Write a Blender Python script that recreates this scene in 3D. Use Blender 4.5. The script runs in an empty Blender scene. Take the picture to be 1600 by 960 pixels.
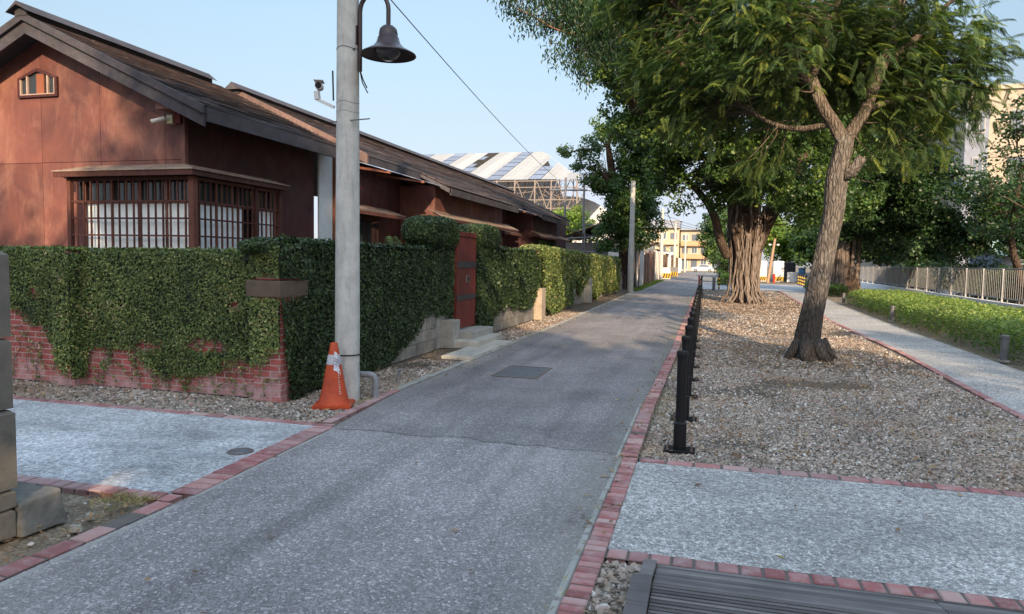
import bpy, math, random
import numpy as np
from mathutils import Vector, Matrix
random.seed(7); RNG = np.random.default_rng(11)
PI = math.pi
# ---------------------------------------------------------------- camera
scn = bpy.context.scene
col = scn.collection
FOC, YAW, PITCH, ROLL, EYE = 1100.0, math.atan(304/1100), math.atan(73/1100), math.radians(1.0), 1.6
fw = Vector((-math.sin(YAW)*math.cos(PITCH), math.cos(YAW)*math.cos(PITCH), -math.sin(PITCH)))
r0 = fw.cross(Vector((0, 0, 1))).normalized(); u0 = r0.cross(fw)
rt = math.cos(ROLL)*r0 + math.sin(ROLL)*u0; up = -math.sin(ROLL)*r0 + math.cos(ROLL)*u0
cd = bpy.data.cameras.new('camera'); cam = bpy.data.objects.new('camera', cd); col.objects.link(cam)
cam.matrix_world = Matrix(((rt.x, up.x, -fw.x, 0), (rt.y, up.y, -fw.y, 0), (rt.z, up.z, -fw.z, EYE), (0, 0, 0, 1)))
cd.sensor_width = 36; cd.sensor_fit = 'HORIZONTAL'; cd.lens = FOC/1600*36
cd.clip_start = .05; cd.clip_end = 2000
scn.camera = cam
# ---------------------------------------------------------------- light
SUN_AZ = math.atan2(.36, -.94)         # towards the sun: behind the camera, to the right
SUN_EL = math.radians(22)
w = bpy.data.worlds.new('World'); scn.world = w; w.use_nodes = True
nt = w.node_tree; bg = nt.nodes['Background']
sky = nt.nodes.new('ShaderNodeTexSky'); sky.sky_type = 'NISHITA'; sky.sun_disc = False
sky.sun_elevation = SUN_EL; sky.sun_rotation = SUN_AZ % (2*PI)
sky.air_density = 1.0; sky.dust_density = .6; sky.ozone_density = 1.0
# sky tinted by height and boosted overhead as added fill light
tcw = nt.nodes.new('ShaderNodeTexCoord'); sxw = nt.nodes.new('ShaderNodeSeparateXYZ'); nt.links.new(tcw.outputs['Generated'], sxw.inputs[0])
rpw = nt.nodes.new('ShaderNodeValToRGB'); nt.links.new(sxw.outputs[2], rpw.inputs[0]); 
for e_ in (.2, .3, .4, .5, .6): rpw.color_ramp.elements.new(e_)
for e_, (p_, c_) in zip(rpw.color_ramp.elements, ((0, (.26, .29, .47)), (.05, (.265, .26, .37)), (.10, (.33, .28, .32)), (.20, (.475, .41, .365)), (.30, (.61, .55, .475)), (.45, (.84, .72, .58)), (.72, (1, .84, .66)))): e_.position = p_; e_.color = (*c_, 1)
mxw = nt.nodes.new('ShaderNodeVectorMath'); mxw.operation = 'MULTIPLY'; nt.links.new(sky.outputs[0], mxw.inputs[0]); nt.links.new(rpw.outputs[0], mxw.inputs[1])
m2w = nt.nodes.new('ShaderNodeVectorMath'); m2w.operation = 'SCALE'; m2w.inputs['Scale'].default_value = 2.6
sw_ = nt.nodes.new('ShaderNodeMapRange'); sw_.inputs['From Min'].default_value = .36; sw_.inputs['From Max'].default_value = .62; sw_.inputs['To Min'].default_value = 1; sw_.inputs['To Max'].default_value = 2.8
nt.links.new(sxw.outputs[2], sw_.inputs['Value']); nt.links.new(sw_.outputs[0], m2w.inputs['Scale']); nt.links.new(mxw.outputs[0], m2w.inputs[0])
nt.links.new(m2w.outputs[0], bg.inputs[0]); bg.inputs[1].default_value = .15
sd = bpy.data.lights.new('sun', 'SUN'); sd.energy = 3.3; sd.angle = math.radians(.6); sd.color = (1, .76, .50)
sun = bpy.data.objects.new('sun', sd); col.objects.link(sun)
sv = Vector((math.sin(SUN_AZ)*math.cos(SUN_EL), math.cos(SUN_AZ)*math.cos(SUN_EL), math.sin(SUN_EL)))
sun.rotation_euler = sv.to_track_quat('Z', 'Y').to_euler()
vs = scn.view_settings; vs.view_transform = 'Standard'; vs.look = 'None'; vs.gamma = 1; vs.use_curve_mapping = False
vs.exposure = 1.36
scn.render.engine = 'CYCLES'
scn.cycles.max_bounces = 6; scn.cycles.transparent_max_bounces = 4

# ---------------------------------------------------------------- mesh helpers
ORG = {}
class MB:
    def __init__(s): s.v = []; s.f = []; s.r = []
    def add(s, vs_, fs, r=None):
        o = len(s.v); s.v += [tuple(p) for p in vs_]
        if r is None: r = random.random()
        for q in fs: s.f.append(tuple(i+o for i in q)); s.r.append(r)
        return s
    def box(s, x0, x1, y0, y1, z0, z1, r=None):
        return s.add([(x0,y0,z0),(x1,y0,z0),(x1,y1,z0),(x0,y1,z0),(x0,y0,z1),(x1,y0,z1),(x1,y1,z1),(x0,y1,z1)],
                     [(0,3,2,1),(4,5,6,7),(0,1,5,4),(1,2,6,5),(2,3,7,6),(3,0,4,7)], r)
    def bbox(s, x0, x1, y0, y1, z0, z1, b=.006, r=None):      # chamfered top box
        v = [(x0,y0,z0),(x1,y0,z0),(x1,y1,z0),(x0,y1,z0),(x0,y0,z1-b),(x1,y0,z1-b),(x1,y1,z1-b),(x0,y1,z1-b),
             (x0+b,y0+b,z1),(x1-b,y0+b,z1),(x1-b,y1-b,z1),(x0+b,y1-b,z1)]
        return s.add(v, [(0,3,2,1),(0,1,5,4),(1,2,6,5),(2,3,7,6),(3,0,4,7),(4,5,9,8),(5,6,10,9),(6,7,11,10),(7,4,8,11),(8,9,10,11)], r)
    def bar(s, a, b, w, h=None, r=None, upv=(0,0,1)):          # rectangular bar from a to b
        h = h or w; a = Vector(a); b = Vector(b); d = (b-a).normalized(); U = Vector(upv)
        if abs(d.dot(U)) > .98: U = Vector((0,1,0))
        R = d.cross(U).normalized(); U = R.cross(d)
        v = [p + R*sx*w/2 + U*sz*h/2 for p in (a, b) for sx, sz in ((-1,-1),(1,-1),(1,1),(-1,1))]
        return s.add(v, [(0,3,2,1),(4,5,6,7),(0,1,5,4),(1,2,6,5),(2,3,7,6),(3,0,4,7)][:0] + [(3,2,1,0),(4,5,6,7),(0,1,5,4),(1,2,6,5),(2,3,7,6),(3,0,4,7)], r)
    def tube(s, pts, rad, n=10, r=None, cap=True, jit=None):
        pts = [Vector(p) for p in pts]; m = len(pts)
        if not hasattr(rad, '__len__'): rad = [rad]*m
        vv = []; prev = None
        for i, p in enumerate(pts):
            t = (pts[min(i+1, m-1)] - pts[max(i-1, 0)]).normalized()
            if prev is None:
                ref = Vector((1,0,0)) if abs(t.x) < .9 else Vector((0,1,0)); X = (ref - t*ref.dot(t)).normalized()
            else: X = (prev - t*prev.dot(t)).normalized()
            prev = X; Y = t.cross(X)
            for k in range(n):
                a = 2*PI*k/n; rr = rad[i]*(jit(i, k) if jit else 1)
                vv.append(p + (X*math.cos(a) + Y*math.sin(a))*rr)
        ff = [(i*n+k, i*n+(k+1) % n, (i+1)*n+(k+1) % n, (i+1)*n+k) for i in range(m-1) for k in range(n)]
        if cap: ff += [tuple(range(n-1, -1, -1)), tuple((m-1)*n+k for k in range(n))]
        return s.add(vv, ff, r)
    def lathe(s, c, prof, n=24, r=None):                       # prof: (radius, z) bottom to top
        vv = [(c[0]+q*math.cos(2*PI*k/n), c[1]+q*math.sin(2*PI*k/n), c[2]+z) for q, z in prof for k in range(n)]
        ff = [(i*n+k, i*n+(k+1) % n, (i+1)*n+(k+1) % n, (i+1)*n+k) for i in range(len(prof)-1) for k in range(n)]
        return s.add(vv, ff, r)
    def prism(s, poly, z0, z1, r=None):
        n = len(poly)
        a = sum(poly[i][0]*poly[(i+1) % n][1]-poly[(i+1) % n][0]*poly[i][1] for i in range(n))
        if a < 0: poly = poly[::-1]
        return s.add([(x, y, z0) for x, y in poly]+[(x, y, z1) for x, y in poly],
                     [tuple(range(n-1, -1, -1)), tuple(range(n, 2*n))]+[(i, (i+1) % n, n+(i+1) % n, n+i) for i in range(n)], r)
    def build(s, name, mat, parent=None, smooth=False, base=None):
        return mesh_obj(name, np.array(s.v, dtype=np.float32), s.f, np.array(s.r, dtype=np.float32), mat, parent, smooth, base)

def mesh_obj(name, V, F, R, mat, parent=None, smooth=False, base=None):
    if parent is not None: org = ORG[parent.name]
    elif base is not None: org = Vector(base)
    else: org = Vector(((V[:,0].min()+V[:,0].max())/2, (V[:,1].min()+V[:,1].max())/2, V[:,2].min()))
    V = V - np.array(org, dtype=np.float32)
    me = bpy.data.meshes.new(name)
    if isinstance(F, np.ndarray):
        k = F.shape[1]; nf = len(F)
        me.vertices.add(len(V)); me.vertices.foreach_set('co', V.astype(np.float32).ravel())
        me.loops.add(nf*k); me.loops.foreach_set('vertex_index', F.astype(np.int32).ravel())
        me.polygons.add(nf); me.polygons.foreach_set('loop_start', np.arange(0, nf*k, k, dtype=np.int32))
        me.update(calc_edges=True)
    else:
        me.from_pydata([tuple(map(float, p)) for p in V], [], F)
    a = me.attributes.new('rnd', 'FLOAT', 'FACE'); a.data.foreach_set('value', np.asarray(R, dtype=np.float32))
    if smooth:
        me.polygons.foreach_set('use_smooth', [True]*len(me.polygons))
        if smooth != 'all':
            try: me.set_sharp_from_angle(angle=math.radians(40))
            except Exception: pass
    me.materials.append(mat)
    o = bpy.data.objects.new(name, me); col.objects.link(o)
    if parent is not None: o.parent = parent
    else: o.location = org
    ORG[o.name] = org
    return o
def tag(o, label=None, cat=None, group=None, kind=None):
    if label: o['label'] = label
    if cat: o['category'] = cat
    if group: o['group'] = group
    if kind: o['kind'] = kind
    return o
def thing(name, loc, label, cat, group=None):
    o = bpy.data.objects.new(name, None); o.empty_display_size = .2; col.objects.link(o); o.location = loc
    ORG[o.name] = Vector(loc); return tag(o, label, cat, group)
def copy_tree(o, loc=None, parent=None):
    c = o.copy(); col.objects.link(c)
    if parent is not None: c.parent = parent
    if loc is not None: c.location = loc
    for ch in list(o.children): copy_tree(ch, None, c)
    return c

# ---------------------------------------------------------------- materials
class N:
    """tiny node-graph helper"""
    def __init__(s, name):
        s.m = bpy.data.materials.new(name); s.m.use_nodes = True; s.t = s.m.node_tree
        s.b = s.t.nodes['Principled BSDF']; s.out = s.t.nodes['Material Output']; s._p = None
    def n(s, typ, **k):
        x = s.t.nodes.new('ShaderNode'+typ)
        for a, v in k.items(): setattr(x, a, v)
        return x
    def set(s, x, i, v):
        if isinstance(v, bpy.types.NodeSocket): s.t.links.new(v, x.inputs[i])
        elif v is not None:
            q = x.inputs[i]
            if hasattr(v, '__len__') and len(v) == 3 and q.type == 'RGBA': v = (*v, 1)
            q.default_value = v
        return x
    def pos(s, space='obj', scale=(1,1,1), rot=(0,0,0)):
        src = s.n('NewGeometry').outputs['Position'] if space == 'world' else s.n('TexCoord').outputs['Object']
        mp = s.n('Mapping'); s.set(mp, 0, src); mp.inputs['Scale'].default_value = scale; mp.inputs['Rotation'].default_value = rot
        return mp.outputs[0]
    def noise(s, v, sc, det=4, rough=.55, dist=0):
        x = s.n('TexNoise'); s.set(x, 'Vector', v); x.inputs['Scale'].default_value = sc; x.inputs['Detail'].default_value = det
        x.inputs['Roughness'].default_value = rough; x.inputs['Distortion'].default_value = dist; return x.outputs['Fac']
    def vor(s, v, sc, out='Color', feat='F1'):
        x = s.n('TexVoronoi', feature=feat); s.set(x, 'Vector', v); x.inputs['Scale'].default_value = sc; return x.outputs[out]
    def ramp(s, f, stops, interp='LINEAR'):
        x = s.n('ValToRGB'); s.set(x, 0, f); cr = x.color_ramp; cr.interpolation = interp
        while len(cr.elements) < len(stops): cr.elements.new(.5)
        for e, (p, c) in zip(cr.elements, stops):
            e.position = p; e.color = (c, c, c, 1) if not hasattr(c, '__len__') else (*c, 1)
        return x.outputs[0]
    def mix(s, f, a, b, mode='MIX'):
        x = s.n('Mix', data_type='RGBA', blend_type=mode); s.set(x, 0, f); s.set(x, 6, a); s.set(x, 7, b); return x.outputs[2]
    def math(s, op, a, b=None, c=None, clamp=False):
        x = s.n('Math', operation=op, use_clamp=clamp); s.set(x, 0, a); s.set(x, 1, b)
        if c is not None: s.set(x, 2, c)
        return x.outputs[0]
    def attr(s, nm='rnd'):
        x = s.n('Attribute'); x.attribute_name = nm; return x.outputs['Fac']
    def objrnd(s): return s.n('ObjectInfo').outputs['Random']
    def sep(s, v, ax):
        x = s.n('SeparateXYZ'); s.set(x, 0, v); return x.outputs[ax]
    def bump(s, h, st=.3, d=.01):
        x = s.n('Bump'); s.set(x, 'Height', h); x.inputs['Strength'].default_value = st; x.inputs['Distance'].default_value = d
        s.t.links.new(x.outputs[0], s.b.inputs['Normal'])
    def fin(s, c, rough=.8, metal=0, spec=.4):
        s.set(s.b, 'Base Color', c); s.set(s.b, 'Roughness', rough); s.set(s.b, 'Metallic', metal)
        s.b.inputs['Specular IOR Level'].default_value = spec; return s.m

def simple(name, c, c2=None, sc=3, rough=.7, metal=0, fine=40, bump=.15, rndamt=.0, spec=.4, stretch=(1,1,1)):
    g = N(name); p = g.pos(scale=stretch); c2 = c2 or tuple(x*.6 for x in c)
    f = g.ramp(g.noise(p, sc, 5, .65), [(.3, 0), (.7, 1)])
    k = g.mix(f, c2, c)
    f2 = g.noise(p, fine, 3, .6); k = g.mix(.35, k, g.ramp(f2, [(.3, .35), (.7, 1)]), 'MULTIPLY')
    if rndamt: k = g.mix(rndamt, k, g.ramp(g.attr(), [(0, .25), (1, 1)]), 'MULTIPLY')
    g.bump(f2, bump, .01)
    return g.fin(k, rough, metal, spec)

def m_asphalt():
    g = N('asphalt_mix'); p = g.pos('world')
    cell = g.vor(p, 72, 'Color'); cv = g.sep(cell, 0)
    fleck = g.ramp(cv, [(0, .11), (.55, .185), (.8, .25), (.93, .38), (1, .60)])
    c2 = g.sep(g.vor(p, 170, 'Color'), 1)
    k = g.mix(.45, fleck, g.ramp(c2, [(0, .10), (.6, .18), (1, .48)]))
    tint = g.mix(1, k, (1.10, 1.0, .985), 'MULTIPLY')
    big = g.ramp(g.noise(p, .55, 6, .6, .3), [(.32, .70), (.68, 1.22)])
    k = g.mix(1, tint, big, 'MULTIPLY')
    st = g.pos('world', (2.2, .13, 1)); k = g.mix(1, k, g.ramp(g.noise(st, 1.3, 4), [(.35, .84), (.65, 1.10)]), 'MULTIPLY')
    tr = g.pos('world', (1, .05, 1)); k = g.mix(g.ramp(g.noise(tr, 2.6, 5, .6), [(.52, 0), (.66, .38)]), k, g.mix(1, k, (.55, .55, .57), 'MULTIPLY'))
    stn = g.ramp(g.noise(p, 2.3, 7, .75, 1.2), [(.60, 0), (.72, .55)]); k = g.mix(stn, k, (.085, .08, .08))
    dust = g.ramp(g.noise(p, .38, 5, .65, .8), [(.50, 0), (.75, .35)]); k = g.mix(dust, k, (.34, .31, .28))
    crk = g.vor(g.mix(.25, p, g.n('TexNoise').outputs['Color']), .33, 'Distance', 'DISTANCE_TO_EDGE'); k = g.mix(g.ramp(crk, [(0, .16), (.004, 0)]), k, (.05, .05, .05))
    # old seam across the road and a different surfacing beyond it
    y = g.sep(p, 1); wob = g.math('MULTIPLY', g.noise(p, 1.6, 5), .5); yy = g.math('ADD', y, wob)
    d = g.math('ABSOLUTE', g.math('SUBTRACT', yy, 6.08))
    k = g.mix(1, k, g.ramp(d, [(0, .45), (.012, .55), (.03, 1)]), 'MULTIPLY')
    far = g.ramp(g.math('SUBTRACT', yy, 5.6), [(.47, 1.12), (.50, .88)])
    k = g.mix(1, k, far, 'MULTIPLY')
    # pale worn spots
    sp = g.ramp(g.noise(p, 1.7, 6, .7, .6), [(.67, 0), (.76, .6)]); k = g.mix(sp, k, (.40, .38, .36))
    # dusty edges
    x = g.sep(p, 0); e = g.math('ADD', x, g.math('MULTIPLY', g.noise(p, 6, 4), .30))
    ed = g.ramp(g.math('ADD', e, .80), [(0, 0), (.16, .3), (.3, .5)]); k = g.mix(ed, k, (.20, .19, .16))
    el = g.ramp(g.math('MULTIPLY', g.math('ADD', e, 3.05), -1), [(0, 0), (.3, .45)]); k = g.mix(el, k, (.22, .21, .19))
    g.bump(g.math('ADD', g.vor(p, 75, 'Distance'), g.noise(p, 25, 3)), .8, .006)
    return g.fin(k, .86, 0, .35)
def m_pebble(name, lo, hi, tint, dark=.8):
    g = N(name); p = g.pos('world')
    cv = g.sep(g.vor(p, 125, 'Color'), 0)
    k = g.ramp(cv, [(0, lo*1.5), (.45, (lo+hi)*.45), (.85, hi*.85), (1, min(.85, hi*1.4))])
    k2 = g.ramp(g.sep(g.vor(p, 42, 'Color'), 2), [(0, .6), (1, 1.25)])
    k = g.mix(1, k, k2, 'MULTIPLY'); k = g.mix(1, k, tint, 'MULTIPLY')
    k = g.mix(1, k, g.ramp(g.noise(p, .8, 5, .6, .5), [(.35, dark), (.65, 1.12)]), 'MULTIPLY')
    k = g.mix(g.ramp(g.noise(p, 2.1, 7, .75, .9), [(.58, 0), (.72, .40)]), k, (.13, .12, .105)); k = g.mix(g.ramp(g.noise(g.pos('world', (.35, 1.6, 1)), 1.1, 5, .6, .5), [(.5, 0), (.68, .30)]), k, (.12, .12, .125))
    g.bump(g.vor(p, 95, 'Distance'), .7, .004)
    return g.fin(k, .8, 0, .35)
def m_dirt():
    g = N('dirt'); p = g.pos('world')
    k = g.ramp(g.noise(p, 3.2, 6, .7), [(.3, (.13, .10, .075)), (.55, (.22, .18, .13)), (.75, (.32, .27, .2))])
    k = g.mix(1, k, g.ramp(g.sep(g.vor(p, 60, 'Color'), 0), [(0, .55), (1, 1.35)]), 'MULTIPLY')
    g.bump(g.noise(p, 30, 5, .7), .8, .02); return g.fin(k, .95, 0, .2)
def m_stone():
    g = N('gravel_stone'); a = g.attr()
    k = g.ramp(a, [(0, (.13, .105, .085)), (.3, (.25, .205, .165)), (.55, (.37, .31, .255)), (.75, (.36, .26, .19)), (.9, (.47, .41, .35)), (.97, (.66, .62, .56)), (1, (.36, .16, .12))])
    p = g.pos('world'); k = g.mix(1, k, g.ramp(g.noise(p, .9, 4), [(.3, .78), (.7, 1.18)]), 'MULTIPLY')
    lf = g.ramp(g.noise(p, .55, 5, .7), [(.50, 0), (.68, .6)]); k = g.mix(lf, k, (.25, .15, .085))
    return g.fin(k, .85, 0, .3)
def m_gravelbase():
    g = N('gravel_bed'); p = g.pos('world')
    k = g.ramp(g.sep(g.vor(p, 38, 'Color'), 0), [(0, (.12, .095, .07)), (.5, (.26, .21, .165)), (1, (.44, .38, .31))])
    k = g.mix(1, k, g.ramp(g.vor(p, 38, 'Distance'), [(0, 1.1), (.6, .35)]), 'MULTIPLY')
    lf = g.ramp(g.noise(p, .55, 5, .7), [(.5, 0), (.7, .6)]); k = g.mix(lf, k, (.2, .12, .065))
    g.bump(g.math('MULTIPLY', g.vor(p, 38, 'Distance'), -1), 1, .02); return g.fin(k, .95, 0, .2)
def m_brickpaver():
    g = N('red_brick_paver'); p = g.pos('world')
    k = g.ramp(g.attr(), [(0, (.22, .085, .08)), (.5, (.32, .12, .115)), (.85, (.40, .19, .17)), (1, (.44, .30, .27))])
    f = g.ramp(g.noise(p, 9, 6, .7), [(.45, 0), (.70, .7)]); k = g.mix(f, k, (.42, .33, .31))
    w_ = g.ramp(g.noise(p, .5, 3), [(.48, 0), (.62, .5)]); k = g.mix(w_, k, (.34, .27, .26))
    g.bump(g.noise(p, 90, 4), .5, .004); return g.fin(k, .85, 0, .3)
def m_brickwall():
    g = N('red_brick_wall'); p = g.pos('world'); sp = g.n('SeparateXYZ'); g.set(sp, 0, p)
    cx = g.n('CombineXYZ'); g.set(cx, 0, g.math('ADD', sp.outputs[0], sp.outputs[1])); g.set(cx, 1, sp.outputs[2])
    b = g.n('TexBrick'); g.set(b, 'Vector', cx.outputs[0])
    b.inputs['Color1'].default_value = (.40, .10, .085, 1); b.inputs['Color2'].default_value = (.28, .08, .07, 1); b.inputs['Mortar'].default_value = (.46, .34, .32, 1)
    b.inputs['Scale'].default_value = 1; b.inputs['Mortar Size'].default_value = .007; b.inputs['Brick Width'].default_value = .22; b.inputs['Row Height'].default_value = .068
    b.inputs['Mortar Smooth'].default_value = .3
    k = b.outputs[0]
    z = sp.outputs[2]
    ef = g.math('ADD', g.noise(p, 3.5, 6, .7), g.math('MULTIPLY', z, -.42))
    k = g.mix(g.ramp(ef, [(.36, 0), (.53, .75)]), k, (.50, .34, .33))
    k = g.mix(g.ramp(g.noise(p, 12, 5), [(.5, 0), (.7, .35)]), k, (.12, .05, .04))
    g.bump(g.math('ADD', g.math('MULTIPLY', b.outputs['Fac'], -1), g.math('MULTIPLY', g.noise(p, 60, 3), .4)), .9, .008)
    return g.fin(k, .88, 0, .3)
def m_block():
    g = N('concrete_block'); p = g.pos('world'); sp = g.n('SeparateXYZ'); g.set(sp, 0, p)
    cx = g.n('CombineXYZ'); g.set(cx, 0, g.math('ADD', sp.outputs[0], sp.outputs[1])); g.set(cx, 1, sp.outputs[2])
    b = g.n('TexBrick'); g.set(b, 'Vector', cx.outputs[0])
    b.inputs['Color1'].default_value = (.28, .26, .23, 1); b.inputs['Color2'].default_value = (.22, .205, .18, 1); b.inputs['Mortar'].default_value = (.10, .095, .085, 1)
    b.inputs['Scale'].default_value = 1; b.inputs['Mortar Size'].default_value = .006; b.inputs['Brick Width'].default_value = .42; b.inputs['Row Height'].default_value = .20
    k = g.mix(1, b.outputs[0], g.ramp(g.noise(p, 2.5, 6, .7), [(.3, .5), (.65, 1.15)]), 'MULTIPLY')
    g.bump(g.noise(p, 45, 4), .5, .006); return g.fin(k, .9, 0, .25)
def m_concrete(name, c, stain=(.09, .085, .08), st=.5, vert=False):
    g = N(name); p = g.pos('world'); q = g.pos('world', (5, 5, .7)) if vert else p
    k = g.mix(1, c, g.ramp(g.noise(p, 7, 6, .7), [(.3, .78), (.7, 1.1)]), 'MULTIPLY')
    k = g.mix(g.ramp(g.noise(q, 2.2, 6, .72, .4), [(.5, 0), (.74, st)]), k, stain)
    k = g.mix(g.ramp(g.vor(p, 45, 'Distance'), [(.05, .35), (.14, 0)]), k, stain)
    g.bump(g.noise(p, 70, 4), .35, .004); return g.fin(k, .85, 0, .3)
def m_redwood(name, lo, mid, hi, amt=.6):
    g = N(name); p = g.pos('world')
    k = g.mix(g.ramp(g.noise(p, .9, 6, .62, .6), [(.34, 0), (.60, 1)]), lo, mid)
    k = g.mix(g.ramp(g.noise(g.pos('world', (1, 1, .55)), 1.5, 7, .72, .5), [(.47, 0), (.68, amt)]), k, hi)
    gr = g.noise(g.pos('world', (14, 14, .9)), 3, 5, .6); k = g.mix(.55, k, g.ramp(gr, [(.25, .62), (.75, 1.15)]), 'MULTIPLY')
    k = g.mix(.6, k, g.ramp(g.attr(), [(0, .7), (1, 1.12)]), 'MULTIPLY')
    g.bump(gr, .25, .004); return g.fin(k, g.ramp(g.noise(p, 3, 4), [(.3, .5), (.7, .8)]), 0, .35)
def m_plank(name, a, b, c, stretch=(.7, 14, 14), rough=.8):
    g = N(name); p = g.pos('world', stretch); gr = g.noise(p, 3, 5, .65)
    k = g.ramp(g.attr(), [(0, a), (.5, b), (1, c)])
    k = g.mix(.65, k, g.ramp(gr, [(.3, .5), (.7, 1.2)]), 'MULTIPLY')
    k = g.mix(1, k, g.ramp(g.noise(g.pos('world'), 1.3, 5, .7), [(.35, .72), (.65, 1.15)]), 'MULTIPLY')
    g.bump(gr, .35, .005); return g.fin(k, rough, 0, .3)
def m_leaf(name, stops, trans=.35, rough=.5, big=1.2, ttint=(1.3, 1.35, .6)):
    g = N(name); k = g.ramp(g.attr(), stops); p = g.pos('world')
    k = g.mix(1, k, g.ramp(g.noise(p, big, 3), [(.3, .72), (.7, 1.3)]), 'MULTIPLY')
    g.fin(k, rough, 0, .35)
    tr = g.n('BsdfTranslucent'); g.set(tr, 0, g.mix(1, k, ttint, 'MULTIPLY')); ms = g.n('MixShader'); ms.inputs[0].default_value = trans
    g.t.links.new(g.b.outputs[0], ms.inputs[1]); g.t.links.new(tr.outputs[0], ms.inputs[2]); g.t.links.new(ms.outputs[0], g.out.inputs[0])
    return g.m
def m_bark(name, lo, hi, patch, sc=(9, 9, 2.2), moss=None, lowdark=False):
    g = N(name); p = g.pos('world', sc); q = g.pos('world')
    fis = g.vor(g.mix(.30, p, g.n('TexNoise').outputs['Color']), 1.6, 'Distance', 'DISTANCE_TO_EDGE')
    n1 = g.noise(p, 1.7, 7, .75, .4)
    k = g.mix(g.ramp(n1, [(.3, 0), (.7, 1)]), lo, hi)
    k = g.mix(1, k, g.ramp(fis, [(0, .45), (.13, 1)]), 'MULTIPLY')
    k = g.mix(g.ramp(g.noise(q, 3.2, 6, .7), [(.55, 0), (.68, .75)]), k, patch)
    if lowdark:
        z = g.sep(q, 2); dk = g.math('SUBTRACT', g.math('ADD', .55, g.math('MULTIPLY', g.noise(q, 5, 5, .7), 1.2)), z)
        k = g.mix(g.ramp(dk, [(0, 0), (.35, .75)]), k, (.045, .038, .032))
    if moss: k = g.mix(g.ramp(g.noise(q, 5, 5, .7), [(.58, 0), (.72, .6)]), k, moss)
    g.bump(g.math('ADD', g.ramp(fis, [(0, 0), (.2, 1)]), n1), .9, .02); return g.fin(k, .92, 0, .2)
def m_corr(name, c, c2, axis=0, freq=70):
    g = N(name); q = g.pos('world'); x = g.sep(q, axis); s_ = g.math('SINE', g.math('MULTIPLY', x, freq))
    k = g.mix(g.ramp(g.noise(q, 1.2, 6, .7), [(.45, 0), (.7, .8)]), c, c2)
    k = g.mix(.5, k, g.ramp(g.attr(), [(0, .6), (1, 1.1)]), 'MULTIPLY')
    g.bump(s_, .7, .02); return g.fin(k, .55, .2, .4)
def glassy(name, c, rough=.12, spec=.6):
    g = N(name); return g.fin(c, rough, 0, spec)

A = m_asphalt()
PEB = m_pebble('washed_pebble_paving', .15, .53, (1.08, 1.03, .97)); PEBL = m_pebble('pale_pebble_paving', .30, .72, (1.0, 1.0, 1.0), .55)
DIRT = m_dirt(); STONE = m_stone(); GBED = m_gravelbase(); BP = m_brickpaver(); BW = m_brickwall(); BLK = m_block()
CONC = m_concrete('pole_concrete', (.50, .49, .455), (.17, .16, .145), .65, True); CONC2 = m_concrete('old_concrete', (.34, .33, .30), (.11, .105, .095), .7)
CONCD = m_concrete('dark_weathered_stone', (.17, .16, .14), (.04, .04, .038), .8); MORTAR = m_concrete('mortar', (.13, .115, .10))
WPAINT = m_concrete('white_wall_paint', (.76, .77, .78), (.42, .42, .42), .4)
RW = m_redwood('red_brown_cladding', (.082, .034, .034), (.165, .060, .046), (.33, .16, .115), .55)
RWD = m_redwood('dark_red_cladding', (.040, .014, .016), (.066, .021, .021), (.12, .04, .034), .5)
DOOR = m_redwood('red_door_paint', (.085, .014, .012), (.14, .022, .016), (.24, .05, .03), .3)
ORANGEWOOD = m_redwood('orange_wood', (.17, .055, .03), (.24, .085, .045), (.34, .16, .09), .4)
LATT = m_plank('lattice_wood', (.055, .022, .018), (.09, .034, .026), (.14, .055, .04), (9, 9, 2))
BARGE = m_plank('grey_barge_wood', (.050, .046, .054), (.064, .059, .069), (.082, .075, .083), (3, 1, 3))
BARGEP = m_plank('pinkish_barge_wood', (.16, .10, .09), (.18, .115, .10), (.21, .13, .12), (3, 1, 3))
ROOF = m_plank('roof_board', (.045, .038, .040), (.11, .083, .078), (.22, .14, .115), (9, 1.2, 9), .75)
CANO = m_plank('weathered_canopy_board', (.17, .12, .095), (.26, .19, .15), (.36, .275, .215), (3, 3, 9))
DECK = m_plank('grey_deck_board', (.10, .09, .088), (.15, .135, .13), (.21, .19, .18), (1, 12, 12))
IVY = m_leaf('ivy_leaf', [(0, (.030, .052, .018)), (.4, (.095, .14, .042)), (.8, (.21, .25, .075)), (.90, (.38, .36, .13)), (.92, (.40, .30, .18)), (1, (.48, .36, .26))], .2, .5)
IVYD = m_leaf('dense_ivy_leaf', [(0, (.014, .026, .011)), (.55, (.030, .056, .019)), (.88, (.070, .11, .032)), (.985, (.10, .12, .04)), (1, (.24, .15, .08))], .12, .45)
MAT_ = simple('ivy_stem_mat', (.028, .034, .018), (.012, .016, .009), 12, .95, fine=60, bump=.8)
FROND = m_leaf('feather_leaf', [(0, (.022, .046, .022)), (.5, (.062, .108, .040)), (.8, (.125, .175, .048)), (1, (.31, .33, .06))], .42, .5)
FIC = m_leaf('fig_leaf', [(0, (.020, .046, .017)), (.5, (.048, .10, .028)), (.85, (.11, .18, .038)), (1, (.22, .28, .05))], .35, .42)
FICD = m_leaf('dark_tree_leaf', [(0, (.012, .032, .013)), (.6, (.03, .07, .022)), (1, (.09, .15, .04))], .3, .4)
FICY = m_leaf('bright_tree_leaf', [(0, (.05, .11, .02)), (.5, (.13, .22, .035)), (1, (.28, .36, .06))], .4, .5)
DRYL = m_leaf('dry_leaf', [(0, (.08, .06, .03)), (.5, (.14, .12, .05)), (1, (.20, .12, .06))], .2, .6)
HEDGE = m_leaf('hedge_leaf', [(0, (.05, .10, .025)), (.5, (.12, .19, .045)), (.85, (.20, .28, .06)), (1, (.30, .33, .09))], .35, .5)
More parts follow.
